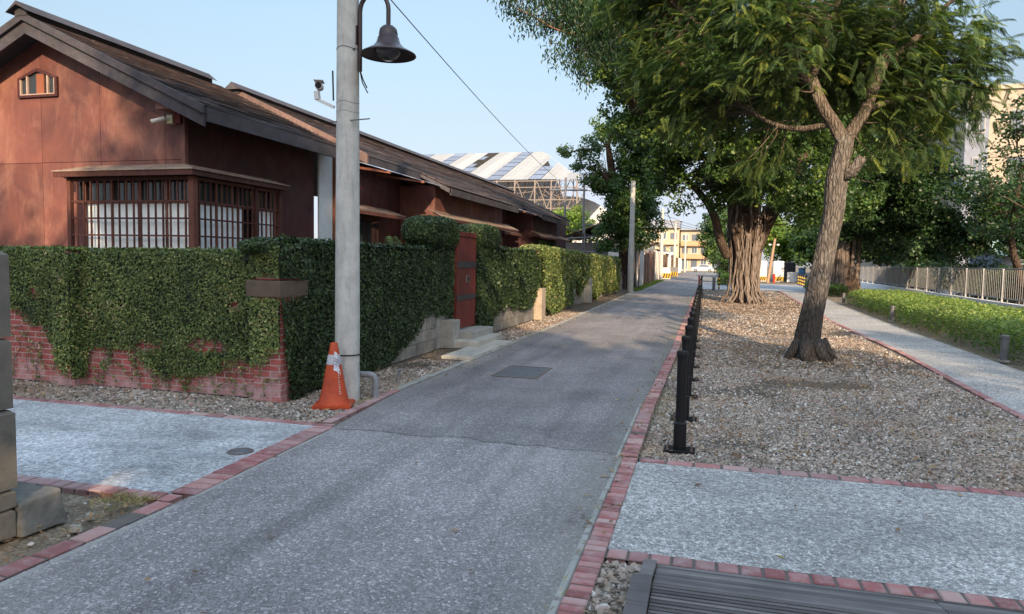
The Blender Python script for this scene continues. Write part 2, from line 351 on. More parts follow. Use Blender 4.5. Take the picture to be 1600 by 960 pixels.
BARK = m_bark('rough_bark', (.065, .054, .046), (.235, .205, .18), (.36, .33, .295), (19, 19, 4.2), lowdark=True)
BARKL = m_bark('limb_bark', (.075, .058, .046), (.22, .18, .145), (.28, .235, .195), (19, 19, 4.2))
BARKB = m_bark('fig_bark', (.045, .032, .026), (.12, .085, .065), (.08, .052, .04), (7, 7, 1.6))
ROOTM = m_bark('aerial_root_bark', (.13, .10, .085), (.28, .23, .20), (.20, .155, .13), (9, 9, 1.5))
TWIG = simple('twig_bark', (.16, .12, .09), (.09, .065, .05), 4, .9)
BLACK = simple('black_paint', (.007, .007, .009), (.013, .013, .014), 6, .45, 0, 60, .12, spec=.25)
BRONZE = simple('brown_enamel', (.052, .030, .030), (.037, .022, .022), 5, .38, .1, 60, .05, spec=.5)
STEEL = simple('brushed_steel', (.34, .345, .36), (.22, .22, .23), 6, .5, .5, 60, .05)
GALV = simple('galvanised_grey', (.22, .22, .23), (.14, .14, .15), 7, .5, .5, 60, .05)
RUST = simple('rusty_iron', (.15, .115, .10), (.20, .15, .12), 9, .8, .2)
WHITE = simple('white_plastic', (.72, .72, .70), (.6, .6, .58), 6, .45, 0, 50, .03)
YELLOWP = simple('cream_box_plastic', (.62, .60, .40), (.5, .48, .32), 6, .5, 0, 50, .03)
PVC = simple('grey_pvc', (.30, .31, .33), (.22, .23, .24), 7, .55, 0, 50, .04)
CONE = simple('orange_cone_rubber', (.62, .085, .022), (.36, .05, .018), 5, .55, 0, 50, .06)
REFL = simple('grey_reflective_band', (.55, .55, .58), (.42, .42, .45), 9, .5)
PAPER = simple('paper', (.75, .76, .80), (.66, .67, .72), 9, .8, fine=30, bump=.3)
INK = simple('faded_ink', (.25, .08, .12), (.12, .1, .22), 30, .8)
FROST = glassy('frosted_glass', (.82, .88, .88), .4, .4); DGLASS = glassy('dark_glass', (.025, .03, .034), .08, .7)
GLOBE = glassy('smoked_globe', (.05, .045, .05), .08, .7)
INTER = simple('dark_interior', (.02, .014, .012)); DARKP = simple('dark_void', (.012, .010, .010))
SHEETT = m_leaf('translucent_awning_sheet', [(0, (.70, .74, .80)), (1, (.78, .82, .88))], .75, .5, 1.2, (1.05, 1.05, 1.1))
SHEETW = m_corr('white_sheet_metal', (.60, .64, .70), (.42, .45, .50), 0, 60)
CREAM = simple('cream_plaster', (.46, .41, .33), (.38, .33, .26), 2, .85); PINKT = simple('beige_tile', (.42, .36, .29), (.34, .29, .23), 3, .7)
YEL = simple('yellow_plaster', (.56, .47, .33), (.46, .39, .27), 2, .85); ORNG = simple('orange_plaster', (.50, .33, .20), (.42, .28, .16), 2, .85)
BLUEG = simple('blue_grey_plaster', (.26, .29, .36), (.2, .22, .28), 2, .85)
WINF = glassy('window_pane', (.10, .13, .17), .1, .6)
STRIPY = simple('yellow_paint', (.62, .40, .04), (.5, .3, .03)); STRIPB = simple('stripe_black', (.02, .02, .02))
BLUEB = simple('blue_plastic', (.05, .22, .5)); REDP = simple('red_paint', (.5, .04, .03), (.35, .03, .03)); GREENP = simple('green_paint_mark', (.03, .45, .30))
SKYL = m_corr('blue_skylight_panel', (.21, .24, .31), (.26, .29, .36), 0, 18); ROOFC = m_corr('cream_roof_sheet', (.44, .42, .38), (.36, .34, .31), 0, 12)
TRUSS = simple('pale_steel_truss', (.30, .255, .23), (.22, .18, .16)); BROWNR = m_corr('rusty_brown_roof', (.20, .12, .09), (.13, .09, .075), 1, 30)
BONE = simple('broken_roof_grey', (.20, .18, .17), (.12, .11, .10))

# ---------------------------------------------------------------- ground surfaces
def struct(o, name=None): o['kind'] = 'structure'; return o
def sheet(name, poly, z, mat, t=.0):
    n = len(poly); a = sum(poly[i][0]*poly[(i+1) % n][1]-poly[(i+1) % n][0]*poly[i][1] for i in range(n))
    if a < 0: poly = poly[::-1]
    m = MB(); m.add([(x, y, z) for x, y in poly], [tuple(range(n))]); return struct(m.build(name, mat, base=(0, 0, z)))
sheet('ground', [(-600, -300), (600, -300), (600, 900), (-600, 900)], -.03, DIRT)
RL = [(-3.25, -30), (-3.25, 3.6), (-3.36, 5.9), (-3.52, 7.6), (-3.56, 13), (-3.56, 18), (-3.75, 33), (-3.85, 45), (-4.0, 64), (-4.0, 150)]
sheet('road', RL + [(-.55, 150), (-.62, 28), (-.60, 13), (-.65, 8), (-.60, 5.7), (-.60, 3.5), (-.60, -30)], 0, A)
sheet('cross_street', [(-.5, 46), (30, 46), (30, 62), (-.5, 62)], -.004, m_pebble('pale_concrete_road', .22, .42, (1, 1, 1.02)))
sheet('right_lane', [(-.5, 62), (3, 62), (2, 150), (-.5, 150)], -.004, A)
sheet('pavement', [(-.49, 3.84), (14, 3.9), (14, 5.63), (-.49, 5.63)], .004, PEB)
sheet('side_street', [(-30, 3.84), (-3.40, 3.84), (-3.52, 5.84), (-30, 5.84)], .004, PEBL)
sheet('garden_path', [(3.42, 5.75), (4.75, 5.75), (4.84, 13.7), (4.97, 21), (5.5, 35), (6.2, 46), (4.4, 46), (3.55, 22), (3.6, 14.7), (3.46, 10.7), (3.36, 8.4)], -.002, PEB)
sheet('gravel_bed', [(-.52, 5.75), (3.3, 5.75), (3.27, 8.4), (3.36, 10.7), (3.5, 14.7), (3.44, 22), (4.2, 46), (-.5, 46)], -.012, GBED)
sheet('gravel_strip', [(-30, 5.94), (-3.62, 5.94), (-3.68, 8), (-3.68, 18), (-3.9, 36), (-4.1, 60), (-4.8, 60), (-4.8, 7), (-30, 7)], -.012, GBED)
sheet('gravel_corner', [(-.5, 3.70), (.2, 3.70), (.2, 1), (-.5, 1)], -.012, GBED)

def bricks(m, a, b, width, bl, z=.010, skip=.0):
    a = Vector((*a, 0)); b = Vector((*b, 0)); L = (b-a).length; d = (b-a)/L; nrm = Vector((-d.y, d.x, 0)); k = int(L/bl)
    for i in range(k):
        if random.random() < skip: continue
        gp = min(.2, .005/(L/k)+.02); s0 = (i+gp)*L/k; s1 = (i+1-gp)*L/k; j = random.uniform(-.004, .004); zz = z+random.uniform(-.003, .003); bv = .006
        P = lambda s_, t_, z_: tuple(a + d*s_ + nrm*(t_+j) + Vector((0, 0, z_)))
        h = width/2
        v = [P(s0, -h, -.03), P(s1, -h, -.03), P(s1, h, -.03), P(s0, h, -.03), P(s0, -h, zz-bv), P(s1, -h, zz-bv), P(s1, h, zz-bv), P(s0, h, zz-bv),
             P(s0+bv, -h+bv, zz), P(s1-bv, -h+bv, zz), P(s1-bv, h-bv, zz), P(s0+bv, h-bv, zz)]
        m.add(v, [(0,1,5,4),(1,2,6,5),(2,3,7,6),(3,0,4,7),(4,5,9,8),(5,6,10,9),(6,7,11,10),(7,4,8,11),(8,9,10,11)])
def kerb(name, pts, width, bl, z=.010, skip=0):
    m = MB(); mm = MB()
    for a, b in zip(pts[:-1], pts[1:]):
        bricks(m, a, b, width, bl, z, skip)
        A_ = Vector((*a, 0)); B_ = Vector((*b, 0)); d = (B_-A_).normalized(); q = Vector((-d.y, d.x, 0))*(width/2+.004)
        mm.add([tuple(A_-q+Vector((0,0,z-.008))), tuple(B_-q+Vector((0,0,z-.008))), tuple(B_+q+Vector((0,0,z-.008))), tuple(A_+q+Vector((0,0,z-.008)))], [(0,1,2,3)])
    o = struct(m.build(name, BP)); struct(mm.build(name+'_bed', MORTAR, base=(0, 0, 0)))
kerb('brick_kerb', [(-.545, -1), (-.545, 3.7), (-.555, 5.72)], .118, .07, .014)
kerb('brick_kerb', [(-.57, 5.76), (-.585, 8), (-.53, 13.5), (-.55, 28), (-.52, 46)], .14, .085, .012, .01)
kerb('brick_kerb', [(-.48, 5.69), (14, 5.69)], .105, .21, .012)
kerb('brick_kerb', [(-.48, 3.775), (14, 3.83)], .11, .115, .012)
kerb('brick_kerb', [(3.40, 5.76), (3.32, 8.4), (3.41, 10.7), (3.55, 14.7), (3.50, 22), (4.3, 46)], .10, .21, .012)
kerb('brick_kerb', [(-3.33, 3.86), (-3.43, 5.84)], .19, .11, .014)
kerb('brick_kerb', [(-20, 5.895), (-3.36, 5.895)], .10, .2, .012)
kerb('brick_kerb', [(-20, 3.775), (-3.30, 3.775)], .12, .11, .012)
kerb('brick_kerb', [(-3.33, -1), (-3.32, 3.70)], .12, .22, .010, .12)
kerb('brick_kerb', [(-3.50, 6.0), (-3.60, 7.8)], .10, .2, .010)
m = MB()
for a, b in zip([(-3.61, 7.8), (-3.62, 13), (-3.62, 18), (-3.81, 33), (-3.9, 45)], [(-3.62, 13), (-3.62, 18), (-3.81, 33), (-3.9, 45), (-4.06, 64)]):
    bricks(m, a, b, .10, .6, .012)
struct(m.build('concrete_kerb', CONC2))
m = MB(); bricks(m, (-.63, -1), (-.635, 5.7), .04, .8, .006); bricks(m, (-.665, 5.7), (-.68, 8), .03, .9, .006); struct(m.build('concrete_edge', CONC2)); m = MB(); bricks(m, (-3.215, -1), (-3.215, 3.7), .035, .9, .005); bricks(m, (-3.22, 3.8), (-3.315, 5.86), .035, .9, .005); struct(m.build('concrete_edge', CONC2))

# loose stones
def norm(a): return a/np.maximum(np.linalg.norm(a, axis=-1, keepdims=True), 1e-9)
def vnoise(scale, seed):
    rr = np.random.default_rng(seed); K = rr.normal(size=(10, 3)); K = norm(K)*rr.uniform(.6, 2.2, (10, 1))*scale; ph = rr.uniform(0, 6.28, 10)
    return lambda P: np.sin(P@K.T+ph).sum(1)/5.0
def stones(name, regs, label=None):
    Vs, Fs, Rs = [], [], []; o = 0
    base = np.array([(1,0,0),(0,1,0),(-1,0,0),(0,-1,0),(0,0,1),(.6,.6,.55),(-.6,.5,.6)])
    base = np.array([(1,0,.05),(.3,.95,0),(-.8,.6,.1),(-.9,-.5,0),(.2,-1,.1),(.35,.1,1),(-.4,-.1,.85)])
    tri = np.array([(0,1,5),(1,2,5),(2,6,5),(2,3,6),(3,4,6),(4,5,6),(4,0,5)])
    for (x0, x1, y0, y1, dens, s0, s1) in regs:
        n = int((x1-x0)*(y1-y0)*dens)
        c = np.stack([RNG.uniform(x0, x1, n), RNG.uniform(y0, y1, n), np.full(n, -.010)], 1)
        kp = (vnoise(2.6, 51)(c*np.array([1, 1, 0]))+RNG.normal(0, .18, n)) < .62; c = c[kp]; n = len(c)
        s = RNG.uniform(s0, s1, n)*.5*RNG.choice([.55, .8, 1, 1.35], n); ang = RNG.uniform(0, 2*PI, n); el = RNG.uniform(.55, 1, n)
        vv = np.tile(base, (n, 1, 1)) + RNG.normal(0, .12, (n, 7, 3))
        vv[:,:,1] *= el[:,None]; vv[:,:,2] *= RNG.uniform(.5, .95, n)[:,None]
        vv *= s[:,None,None]; ca, sa = np.cos(ang)[:,None], np.sin(ang)[:,None]
        x = vv[:,:,0]*ca-vv[:,:,1]*sa; y = vv[:,:,0]*sa+vv[:,:,1]*ca
        vv = np.stack([x, y, vv[:,:,2]], 2) + c[:,None,:]
        Vs.append(vv.reshape(-1, 3)); Fs.append((tri[None]+7*np.arange(n)[:,None,None]).reshape(-1, 3)+o); Rs.append(np.repeat(RNG.random(n)**1.1, 7)); o += 7*n
    ob = mesh_obj(name, np.concatenate(Vs), np.concatenate(Fs), np.concatenate(Rs), STONE, base=(0, 0, -.012)); return ob
tag(stones('gravel', [(-.47, 3.28, 5.77, 8.5, 3600, .013, .031), (-.46, 3.3, 8.5, 11.5, 2200, .016, .036), (-.42, 3.4, 11.5, 17, 700, .022, .05), (-.42, 3.5, 17, 24, 260, .03, .065), (-.42, 3.7, 24, 33, 130, .035, .07), (-.42, 4, 33, 46, 45, .04, .08)]),
    'grey brown gravel covering the tree bed between kerb and garden path', 'gravel', kind='stuff')
tag(stones('gravel', [(-10.5, -4.4, 5.97, 6.8, 1700, .02, .046), (-4.45, -3.60, 5.97, 9, 2000, .018, .042), (-4.45, -3.69, 9, 10.4, 900, .022, .05), (-4.45, -3.69, 13.3, 22, 450, .028, .06)]),
    'pale gravel strip at the foot of the ivy covered walls', 'gravel', kind='stuff')
tag(stones('gravel', [(-.48, -.24, 2.2, 3.71, 2600, .02, .045), (-6, -3.42, 2.0, 3.68, 140, .015, .03)]), 'loose gravel beside the timber boardwalk', 'gravel', kind='stuff')

# ---------------------------------------------------------------- leaf generators
def leafquads(C_, D, NN, L, W):
    """rhombic leaves: centre C, axis D, normal N, length L, width W -> V,F"""
    S = norm(np.cross(D, NN)); n = len(C_); L = np.broadcast_to(L, (n,))[:,None]; W = np.broadcast_to(W, (n,))[:,None]
    a = C_-D*L*.5; b = C_+S*W*.5-D*L*.06-NN*L*.05; c = C_+D*L*.5-NN*L*.10; d = C_-S*W*.5-D*L*.06-NN*L*.05
    V = np.stack([a, b, c, d], 1).reshape(-1, 3); return V, np.arange(4*n).reshape(-1, 4)
def leafcloud(centres, radii, n_per, L, W, flat=.75, light=None):
    k = len(centres); idx = np.repeat(np.arange(k), n_per); n = len(idx)
    p = norm(RNG.normal(size=(n, 3)))*(RNG.random((n, 1))**.45); p[:,2] *= flat
    P = centres[idx]+p*radii[idx][:,None]
    NN = norm(p*.8+np.array([0, 0, .7])+RNG.normal(0, .45, (n, 3)))
    D = norm(np.cross(NN, RNG.normal(size=(n, 3)))+np.array([0, 0, -.35])); NN = norm(NN-D*(NN*D).sum(1, keepdims=True))
    s = RNG.uniform(.7, 1.3, n); V, F = leafquads(P, D, NN, L*s, W*s)
    cl = RNG.random(k)[idx]*.5+RNG.random(n)*.5
    return V, F, np.clip(cl, 0, 1)
def fronds(base, dirs, L, npair=7, pl=.15, pw=.042):
    n = len(base); D = norm(dirs); Z = np.array([0, 0, 1.]); S = norm(np.cross(D, Z)+1e-4); Nn = norm(np.cross(S, D))
    Lr = L*RNG.uniform(.5, 1.3, n)[:,None]; Vs, Rs = [], []
    col_ = RNG.random(n); t_all = np.linspace(.12, 1, npair)
    for t in t_all:
        droop = np.array([0, 0, -1.])*(t**2)*Lr*.28
        p = base+D*Lr*t+droop; dd = norm(D+np.array([0, 0, -1.])*t*.5)
        ll = pl*(1-.45*abs(t-.45))*RNG.uniform(.85, 1.15, (n, 1))*(Lr/L)
        for sg in (-1, 1):
            a = norm(S*sg*.85+dd*.55+np.array([0, 0, -.28])); c = p+a*ll*.5
            w_ = norm(np.cross(a, Nn))*pw*.5; tip = p+a*ll+np.array([0, 0, -1.])*ll*.18
            Vs.append(np.stack([p, c+w_, tip, c-w_], 1)); Rs.append(np.clip(col_*.8+RNG.random(n)*.2, 0, 1))
        # rachis segment
    r1 = base; r2 = base+D*Lr+np.array([0, 0, -1.])*Lr*.28; q = S*.006; Vs.append(np.stack([r1-q, r1+q, r2+q*.4, r2-q*.4], 1)); Rs.append(np.full(n, .6))
    V = np.concatenate(Vs).reshape(-1, 3); return V, np.arange(len(V)).reshape(-1, 4), np.concatenate(Rs)
def crown_points(E_, dens, surf=.5, zmin=None):
    out = []
    for (x, y, z, rx, rz) in E_:
        n = max(3, int(dens*rx*rx*rz*4))
        p = norm(RNG.normal(size=(n, 3)))*(RNG.random((n, 1))**surf)
        out.append(np.array([x, y, z])+p*np.array([rx, rx, rz])+RNG.normal(0, .06, (n, 3))*rx)
    return np.concatenate(out)
def wander(a, b, n=7, amp=.12, sag=0, seed=None):
    a = Vector(a); b = Vector(b); L = (b-a).length; pts = []
    o = [Vector((random.uniform(-1, 1), random.uniform(-1, 1), random.uniform(-1, 1)))*amp*L for _ in range(3)]
    for i in range(n):
        t = i/(n-1); e = math.sin(PI*t); pts.append(a.lerp(b, t)+(o[0]*(1-t)+o[1]*t)*e*.7+o[2]*math.sin(2*PI*t)*.3+Vector((0, 0, sag))*e*L)
    return pts
def twigs(m, P, roots, per=1.0, r=.012):
    R_ = np.array([tuple(q) for q in roots])
    for p in P:
        if random.random() > per: continue
        d = np.linalg.norm(R_-p, axis=1)+ (R_[:,2] > p[2])*.4; q = R_[int(np.argmin(d))]
        m.tube(wander(q, p, 5, .10), [r*1.4, r*1.2, r, r*.7, r*.4], 4, cap=False)
def rough_tube(m, pts, rad, n=40, sub=8, flut=.10, seed=1, noise_=.05):
    """a trunk: resampled centre line, fluted and knobbly surface"""
    P = [Vector(p) for p in pts]; Q = []; R_ = []
    for i in range(len(P)-1):
        p0 = P[max(i-1, 0)]; p1 = P[i]; p2 = P[i+1]; p3 = P[min(i+2, len(P)-1)]
        for k in range(sub):
            t = k/sub; Q.append(.5*((2*p1)+(p2-p0)*t+(2*p0-5*p1+4*p2-p3)*t*t+(3*p1-p0-3*p2+p3)*t**3)); R_.append(rad[i]*(1-t)+rad[i+1]*t)
    Q.append(P[-1]); R_.append(rad[-1]); f1 = vnoise(9, seed); ph = seed*1.7
    def jit(i, k):
        a = 2*PI*k/n; zz = Q[i].z; p = np.array([[math.cos(a)*.8, math.sin(a)*.8, zz*.35]])
        fl = flut*(math.sin(3*a+ph+zz*.5)+.6*math.sin(5*a+ph*2-zz*.8)+.4*math.sin(9*a+zz))
        return 1+fl*.5+noise_*float(f1(p)[0])+noise_*.5*math.sin(14*a+zz*3)+random.uniform(-.012, .012)
    m.tube(Q, R_, n, jit=jit); return Q
def ivy(name, label, regs, mat, parent=None, dens=1.0, blobs=()):
    """regs: (origin, u, v, normal, ulen, vlen, size, thick, maskfn(u,v)->0..1 array)"""
    Vs, Fs, Rs = [], [], []; o = 0; mm = MB()
    for (O, U, Vv, Nn, ul, vl, size, thick, mask) in regs:
        O, U, Vv, Nn = map(lambda q: np.array(q, float), (O, U, Vv, Nn))
        n = int(ul*vl/(size*size*.5)*2.3*dens); uu = RNG.uniform(0, ul, n); v_ = RNG.uniform(0, vl, n)
        keep = RNG.random(n) < (mask(uu, v_) if mask else 1)
        uu, v_ = uu[keep], v_[keep]; n = len(uu)
        lump = vnoise(5, 3)(np.stack([uu, v_, uu*0], 1))*.35+vnoise(16, 5)(np.stack([uu, v_, uu*0], 1))*.3
        h = thick*(.55+.35*lump)+RNG.uniform(-.5, .5, n)*thick*.55
        if Nn[2] > .5: h = h+RNG.exponential(.008, n)
        else: h = h+np.where(RNG.random(n) < .008, RNG.exponential(.025, n), 0)
        P = O+uu[:,None]*U+v_[:,None]*Vv+h[:,None]*Nn
        NN = norm(Nn+RNG.normal(0, .5, (n, 3))+np.array([0, 0, .25])); D = norm(np.cross(NN, RNG.normal(size=(n, 3)))+np.array([0, 0, -.5]))
        NN = norm(NN-D*(NN*D).sum(1, keepdims=True)); s = size*RNG.uniform(.45, 1.55, n)
        V, F = leafquads(P, D, NN, s, s*.72); Vs.append(V); Fs.append(F+o); o += len(V)
        Rs.append(np.clip(RNG.random(n)*.8+.1+lump*.35, 0, 1)*np.where(RNG.random(n) < .02, 1, .93))
        g_ = .06; nu, nv = int(ul/g_)+1, int(vl/g_)+1
        gu, gv = np.meshgrid(np.linspace(0, ul, nu), np.linspace(0, vl, nv)); gm = mask(gu.ravel(), gv.ravel()).reshape(nv, nu) if mask else np.ones((nv, nu))
        hh = thick*.22+RNG.uniform(0, thick*.18, (nv, nu))
        GP = O+gu[...,None]*U+gv[...,None]*Vv+hh[...,None]*Nn; b0 = len(mm.v); mm.v += [tuple(q) for q in GP.reshape(-1, 3)]
        for j in range(nv-1):
            for i in range(nu-1):
                if gm[j:j+2, i:i+2].min() > .75: mm.f.append((b0+j*nu+i, b0+j*nu+i+1, b0+(j+1)*nu+i+1, b0+(j+1)*nu+i)); mm.r.append(.5)
    for (c, hf, size) in blobs:                          # rounded leafy lumps
        n = int((hf[0]*hf[1]+hf[1]*hf[2]+hf[0]*hf[2])*8/(size*size*.5)*2.2); g = norm(RNG.normal(size=(n, 3))); pw = (np.abs(g)**3.2).sum(1, keepdims=True)**(-1/3.2); g = g*pw
        lump = vnoise(6, 13)(g*np.array(hf)+np.array(c))*.5; g2 = g*(1+.05*lump[:,None]+RNG.uniform(-.09, .05, (n, 1))); P = np.array(c)+g2*np.array(hf)
        gn = norm(np.sign(g)*np.abs(g)**2.2/np.array(hf)); NN = norm(gn+RNG.normal(0, .5, (n, 3))); D = norm(np.cross(NN, RNG.normal(size=(n, 3)))+np.array([0, 0, -.4])); NN = norm(NN-D*(NN*D).sum(1, keepdims=True)); s = size*RNG.uniform(.45, 1.55, n)
        V, F = leafquads(P, D, NN, s, s*.72); Vs.append(V); Fs.append(F+o); o += len(V); Rs.append(np.clip(RNG.random(n)*.8+.1+lump*.25, 0, .95))
        b0 = len(mm.v); nu, nv = 16, 9
        for j in range(nv+1):
            for i in range(nu):
                th = PI*j/nv; ph = 2*PI*i/nu; q = np.array([math.sin(th)*math.cos(ph), math.sin(th)*math.sin(ph), math.cos(th)]); q = q*(np.abs(q)**3.2).sum()**(-1/3.2); mm.v.append(tuple(np.array(c)+q*np.array(hf)*.84))
        for j in range(nv):
            for i in range(nu): mm.f.append((b0+j*nu+i, b0+(j+1)*nu+i, b0+(j+1)*nu+(i+1) % nu, b0+j*nu+(i+1) % nu)); mm.r.append(.5)
    V = np.concatenate(Vs); base = (float(V[:,0].mean()), float(V[:,1].mean()), float(V[:,2].min()))
    t = thing(name, base, label, 'ivy')
    mesh_obj('foliage', V, np.concatenate(Fs), np.concatenate(Rs), mat, t)
    if mm.f: mm.build('stem_mat', MAT_, t)
    return t

# ---------------------------------------------------------------- side brick wall (faces the camera) with corner pier
wl = thing('boundary_wall', (-6.6, 6.9, 0), 'red brick garden wall half covered in ivy along the side street', 'wall')
MB().box(-14, -7.52, 6.82, 7.02, 0, 1.60).box(-7.26, -4.78, 6.82, 7.02, 0, 1.60).build('wall', BW, wl)
MB().box(-7.52, -7.26, 6.66, 7.03, 0, 1.58).build('pier', BW, wl)
pr_ = MB().box(-4.78, -4.44, 6.66, 7.08, 0, 1.16).box(-4.76, -4.46, 6.68, 7.06, 1.34, 1.62).build('corner_pier', BW, wl)
MB().bbox(-4.83, -4.40, 6.60, 7.14, 1.165, 1.335, .012).build('capstone', m_concrete('brown_capstone', (.12, .085, .060), (.06, .05, .04), .7), wl)
nz = vnoise(7, 21); nz2 = vnoise(20, 22)
def side_mask(x0, low):
    xs = [-11, -8.8, -8.3, -8.1, -7.9, -7.6, -7.4, -7.2, -7.05, -6.8, -6.5, -6.3, -6.1, -5.8, -5.5, -5.2, -4.95, -4.8, -4.4]
    zs = [.9, .85, .78, .62, .70, .30, .10, .18, .45, .42, .36, .22, .18, .16, .22, .30, .42, .45, .45]
    def f(u, v):
        x = x0+u; P = np.stack([x, v, x*0], 1); lim = np.interp(x, xs, zs)+nz(P)*.09+nz2(P)*.05
        m_ = np.clip((v-lim)/.07, 0, 1)
        hole = np.exp(-(((x+6.35)/.22)**2+((v-.52)/.07)**2))+np.exp(-(((x+5.55)/.35)**2+((v-.56)/.09)**2))+np.exp(-(((x+8.25)/.3)**2+((v-.62)/.10)**2))*.9
        hole += .9*np.exp(-(((x+8.0)/.12)**2+((v-1.12)/.08)**2))+.8*np.exp(-(((x+5.1)/.10)**2+((v-1.05)/.06)**2))
        m_ = m_*(1-np.clip((hole+nz2(P)*.25-.45)*4, 0, 1))
        stray = (np.abs(nz(P*1.7)) < .07)*(v > lim-.40)*.55
        cap = (x > -4.85)*(v > 1.145)*(v < 1.37)
        return np.clip(np.maximum(m_, stray)*(1-cap), 0, 1)
    return f
Xp, Yp, Zp = (1, 0, 0), (0, 1, 0), (0, 0, 1); Ym = (0, -1, 0)
ivy('climbing_ivy', 'yellowish green ivy hanging over the red brick wall facing the side street', [
    ((-10.5, 6.81, 0), Xp, Zp, Ym, 3.0, 1.63, .026, .07, side_mask(-10.5, 0)),
    ((-7.52, 6.65, 0), Xp, Zp, Ym, .26, 1.60, .026, .06, side_mask(-7.52, 0)),
    ((-7.255, 6.60, .1), Yp, Zp, Xp, .21, 1.5, .030, .04, None),
    ((-7.24, 6.81, 0), Xp, Zp, Ym, 2.46, 1.63, .026, .07, side_mask(-7.24, 0)),
    ((-4.80, 6.65, 0), Xp, Zp, Ym, .37, 1.66, .026, .06, side_mask(-4.80, 0)),
    ((-10.5, 6.80, 1.60), Xp, Yp, Zp, 5.8, .26, .042, .07, None),
    ((-4.86, 6.64, 1.62), Xp, Yp, Zp, .44, .45, .042, .08, None)], IVY)
vt = thing('trailing_vines', (-6.5, 6.78, .1), 'thin bare ivy stems trailing over the exposed red bricks', 'vine'); m = MB(); LV = []
for i in range(34):
    x = random.choice((random.uniform(-8.9, -7.7), random.uniform(-7.1, -4.9), random.uniform(-7.1, -4.9))); z = random.uniform(.45, .75); pts = []; dx = random.uniform(-.05, .05)
    for j in range(9):
        pts.append((x, 6.808-random.uniform(0, .012), max(z, .04))); x += dx+random.uniform(-.03, .03); z -= random.uniform(.03, .085); x = min(x, -4.82)
        if random.random() < .75: LV += [(x+random.uniform(-.04, .04), 6.795-random.uniform(0, .02), max(.05, z+random.uniform(-.03, .05))) for _ in range(random.randint(1, 5))]
    m.tube(pts, random.uniform(.0025, .005), 4, cap=False)
m.build('stems', TWIG, vt)['kind'] = 'stuff'; P = np.array(LV); k = len(P); NN = norm(RNG.normal(0, .4, (k, 3))+np.array([0, -1, .3])); D = norm(np.cross(NN, RNG.normal(size=(k, 3))))
V, F = leafquads(P, D, NN, .034*RNG.uniform(.7, 1.3, k), .025); mesh_obj('leaves', V, F, RNG.random(k), IVY, vt)
# ---------------------------------------------------------------- roadside wall
rw = thing('boundary_wall', (-4.7, 9.5, 0), 'concrete block garden wall under dark ivy between the pole and the red door', 'wall')
MB().box(-4.78, -4.56, 7.09, 11.55, 0, 1.68).build('wall', BLK, rw)
MB().box(-4.90, -4.60, 11.56, 12.28, 0, 2.1).build('gate_pier', CONC2, rw)
MB().bbox(-4.60, -4.36, 11.85, 12.2, 0, .50, .01).build('footing', CONC2, rw)
n3 = vnoise(6, 31); n4 = vnoise(18, 33)
def road_mask(y0, pts, zoff=0):
    ys, zs = zip(*pts)
    def f(u, v):
        y = y0+u; P = np.stack([y, v+zoff, y*0], 1); lim = np.interp(y, ys, zs)+n3(P)*.06+n4(P)*.04
        return np.clip((v+zoff-lim)/.06, 0, 1)*(1-.9*(n4(P*.8) > 1.15))
    return f
M1 = road_mask(7.0, [(7, .03), (8.6, -.1), (9.3, .02), (9.9, .10), (10.4, .30), (11.2, .62), (11.6, .70), (12.4, .42)])
def shell(x0, x1, y0, y1, z0, z1, size, th, mk=None, mklow=None):
    return [((x1, y0, z0), Yp, Zp, Xp, y1-y0, z1-z0, size, th, mk), ((x0, y0, z0), Xp, Zp, Ym, x1-x0, z1-z0, size, th, mklow),
            ((x0, y0, z1), Xp, Yp, Zp, x1-x0, y1-y0, size, th, None)]
ivy('climbing_ivy', 'dark dense ivy coating the roadside wall from the brick corner to the red door', [
    ((-4.43, 6.60, 0), Yp, Zp, Xp, .48, 1.16, .032, .07, lambda u, v: np.clip((u-.16+v*.16)/.05, 0, 1)*(v < 1.15)),
    ((-4.43, 6.60, 1.36), Yp, Zp, Xp, .5, .38, .032, .07, None),
    ((-4.55, 6.95, 0), Yp, Zp, Xp, 4.65, 1.74, .034, .09, M1),
    ((-4.95, 6.78, 1.72), Xp, Yp, Zp, .48, 4.9, .046, .09, None),
    ((-4.95, 6.76, 1.55), Xp, Zp, Ym, .48, .2, .044, .08, None),
    *shell(-4.92, -4.56, 11.45, 12.30, .0, 1.95, .036, .07, road_mask(11.5, [(11.4, .6), (12.4, .5)]))], IVYD,
    blobs=[((-4.74, 11.72, 2.06), (.36, .74, .28), .034), ((-4.78, 11.82, 1.74), (.26, .50, .32), .034), ((-4.72, 7.4, 1.70), (.24, .9, .10), .034)])
# gate
gd = thing('garden_gate', (-4.68, 12.9, .28), 'tall narrow dark red timber door in the ivy wall', 'door')
MB().box(-4.52, -4.47, 12.30, 13.40, .30, 2.02).build('door_leaf', DOOR, gd)
for z in (1.50, .98):
    MB().box(-4.469, -4.457, 12.30, 13.40, z-.06 if z > 1.2 else z-.15, z+.06 if z > 1.2 else z-.05).build('iron_band', simple('black_band', (.035, .032, .034), (.05, .04, .04)), gd)
hd = MB(); hd.box(-4.469, -4.45, 12.80, 12.98, 1.16, 1.30).build('handle_plate', RUST, gd); MB().box(-4.449, -4.44, 12.84, 12.94, 1.19, 1.27).build('handle', DARKP, gd)
MB().box(-4.6, -4.45, 12.31, 13.44, 2.03, 2.12).build('lintel', DOOR, gd)
st = thing('doorstep', (-4.1, 12.4, 0), 'two low concrete steps in front of the dark red garden door', 'step')
MB().bbox(-4.95, -4.12, 12.22, 13.5, 0, .27, .012).build('threshold', CONC2, st)
MB().bbox(-4.45, -3.92, 11.9, 13.45, 0, .14, .012).bbox(-4.1, -3.60, 10.6, 13.1, -.01, .045, .01).build('step_slab', m_concrete('pale_step_concrete', (.44, .42, .37), (.16, .15, .13), .6), st)
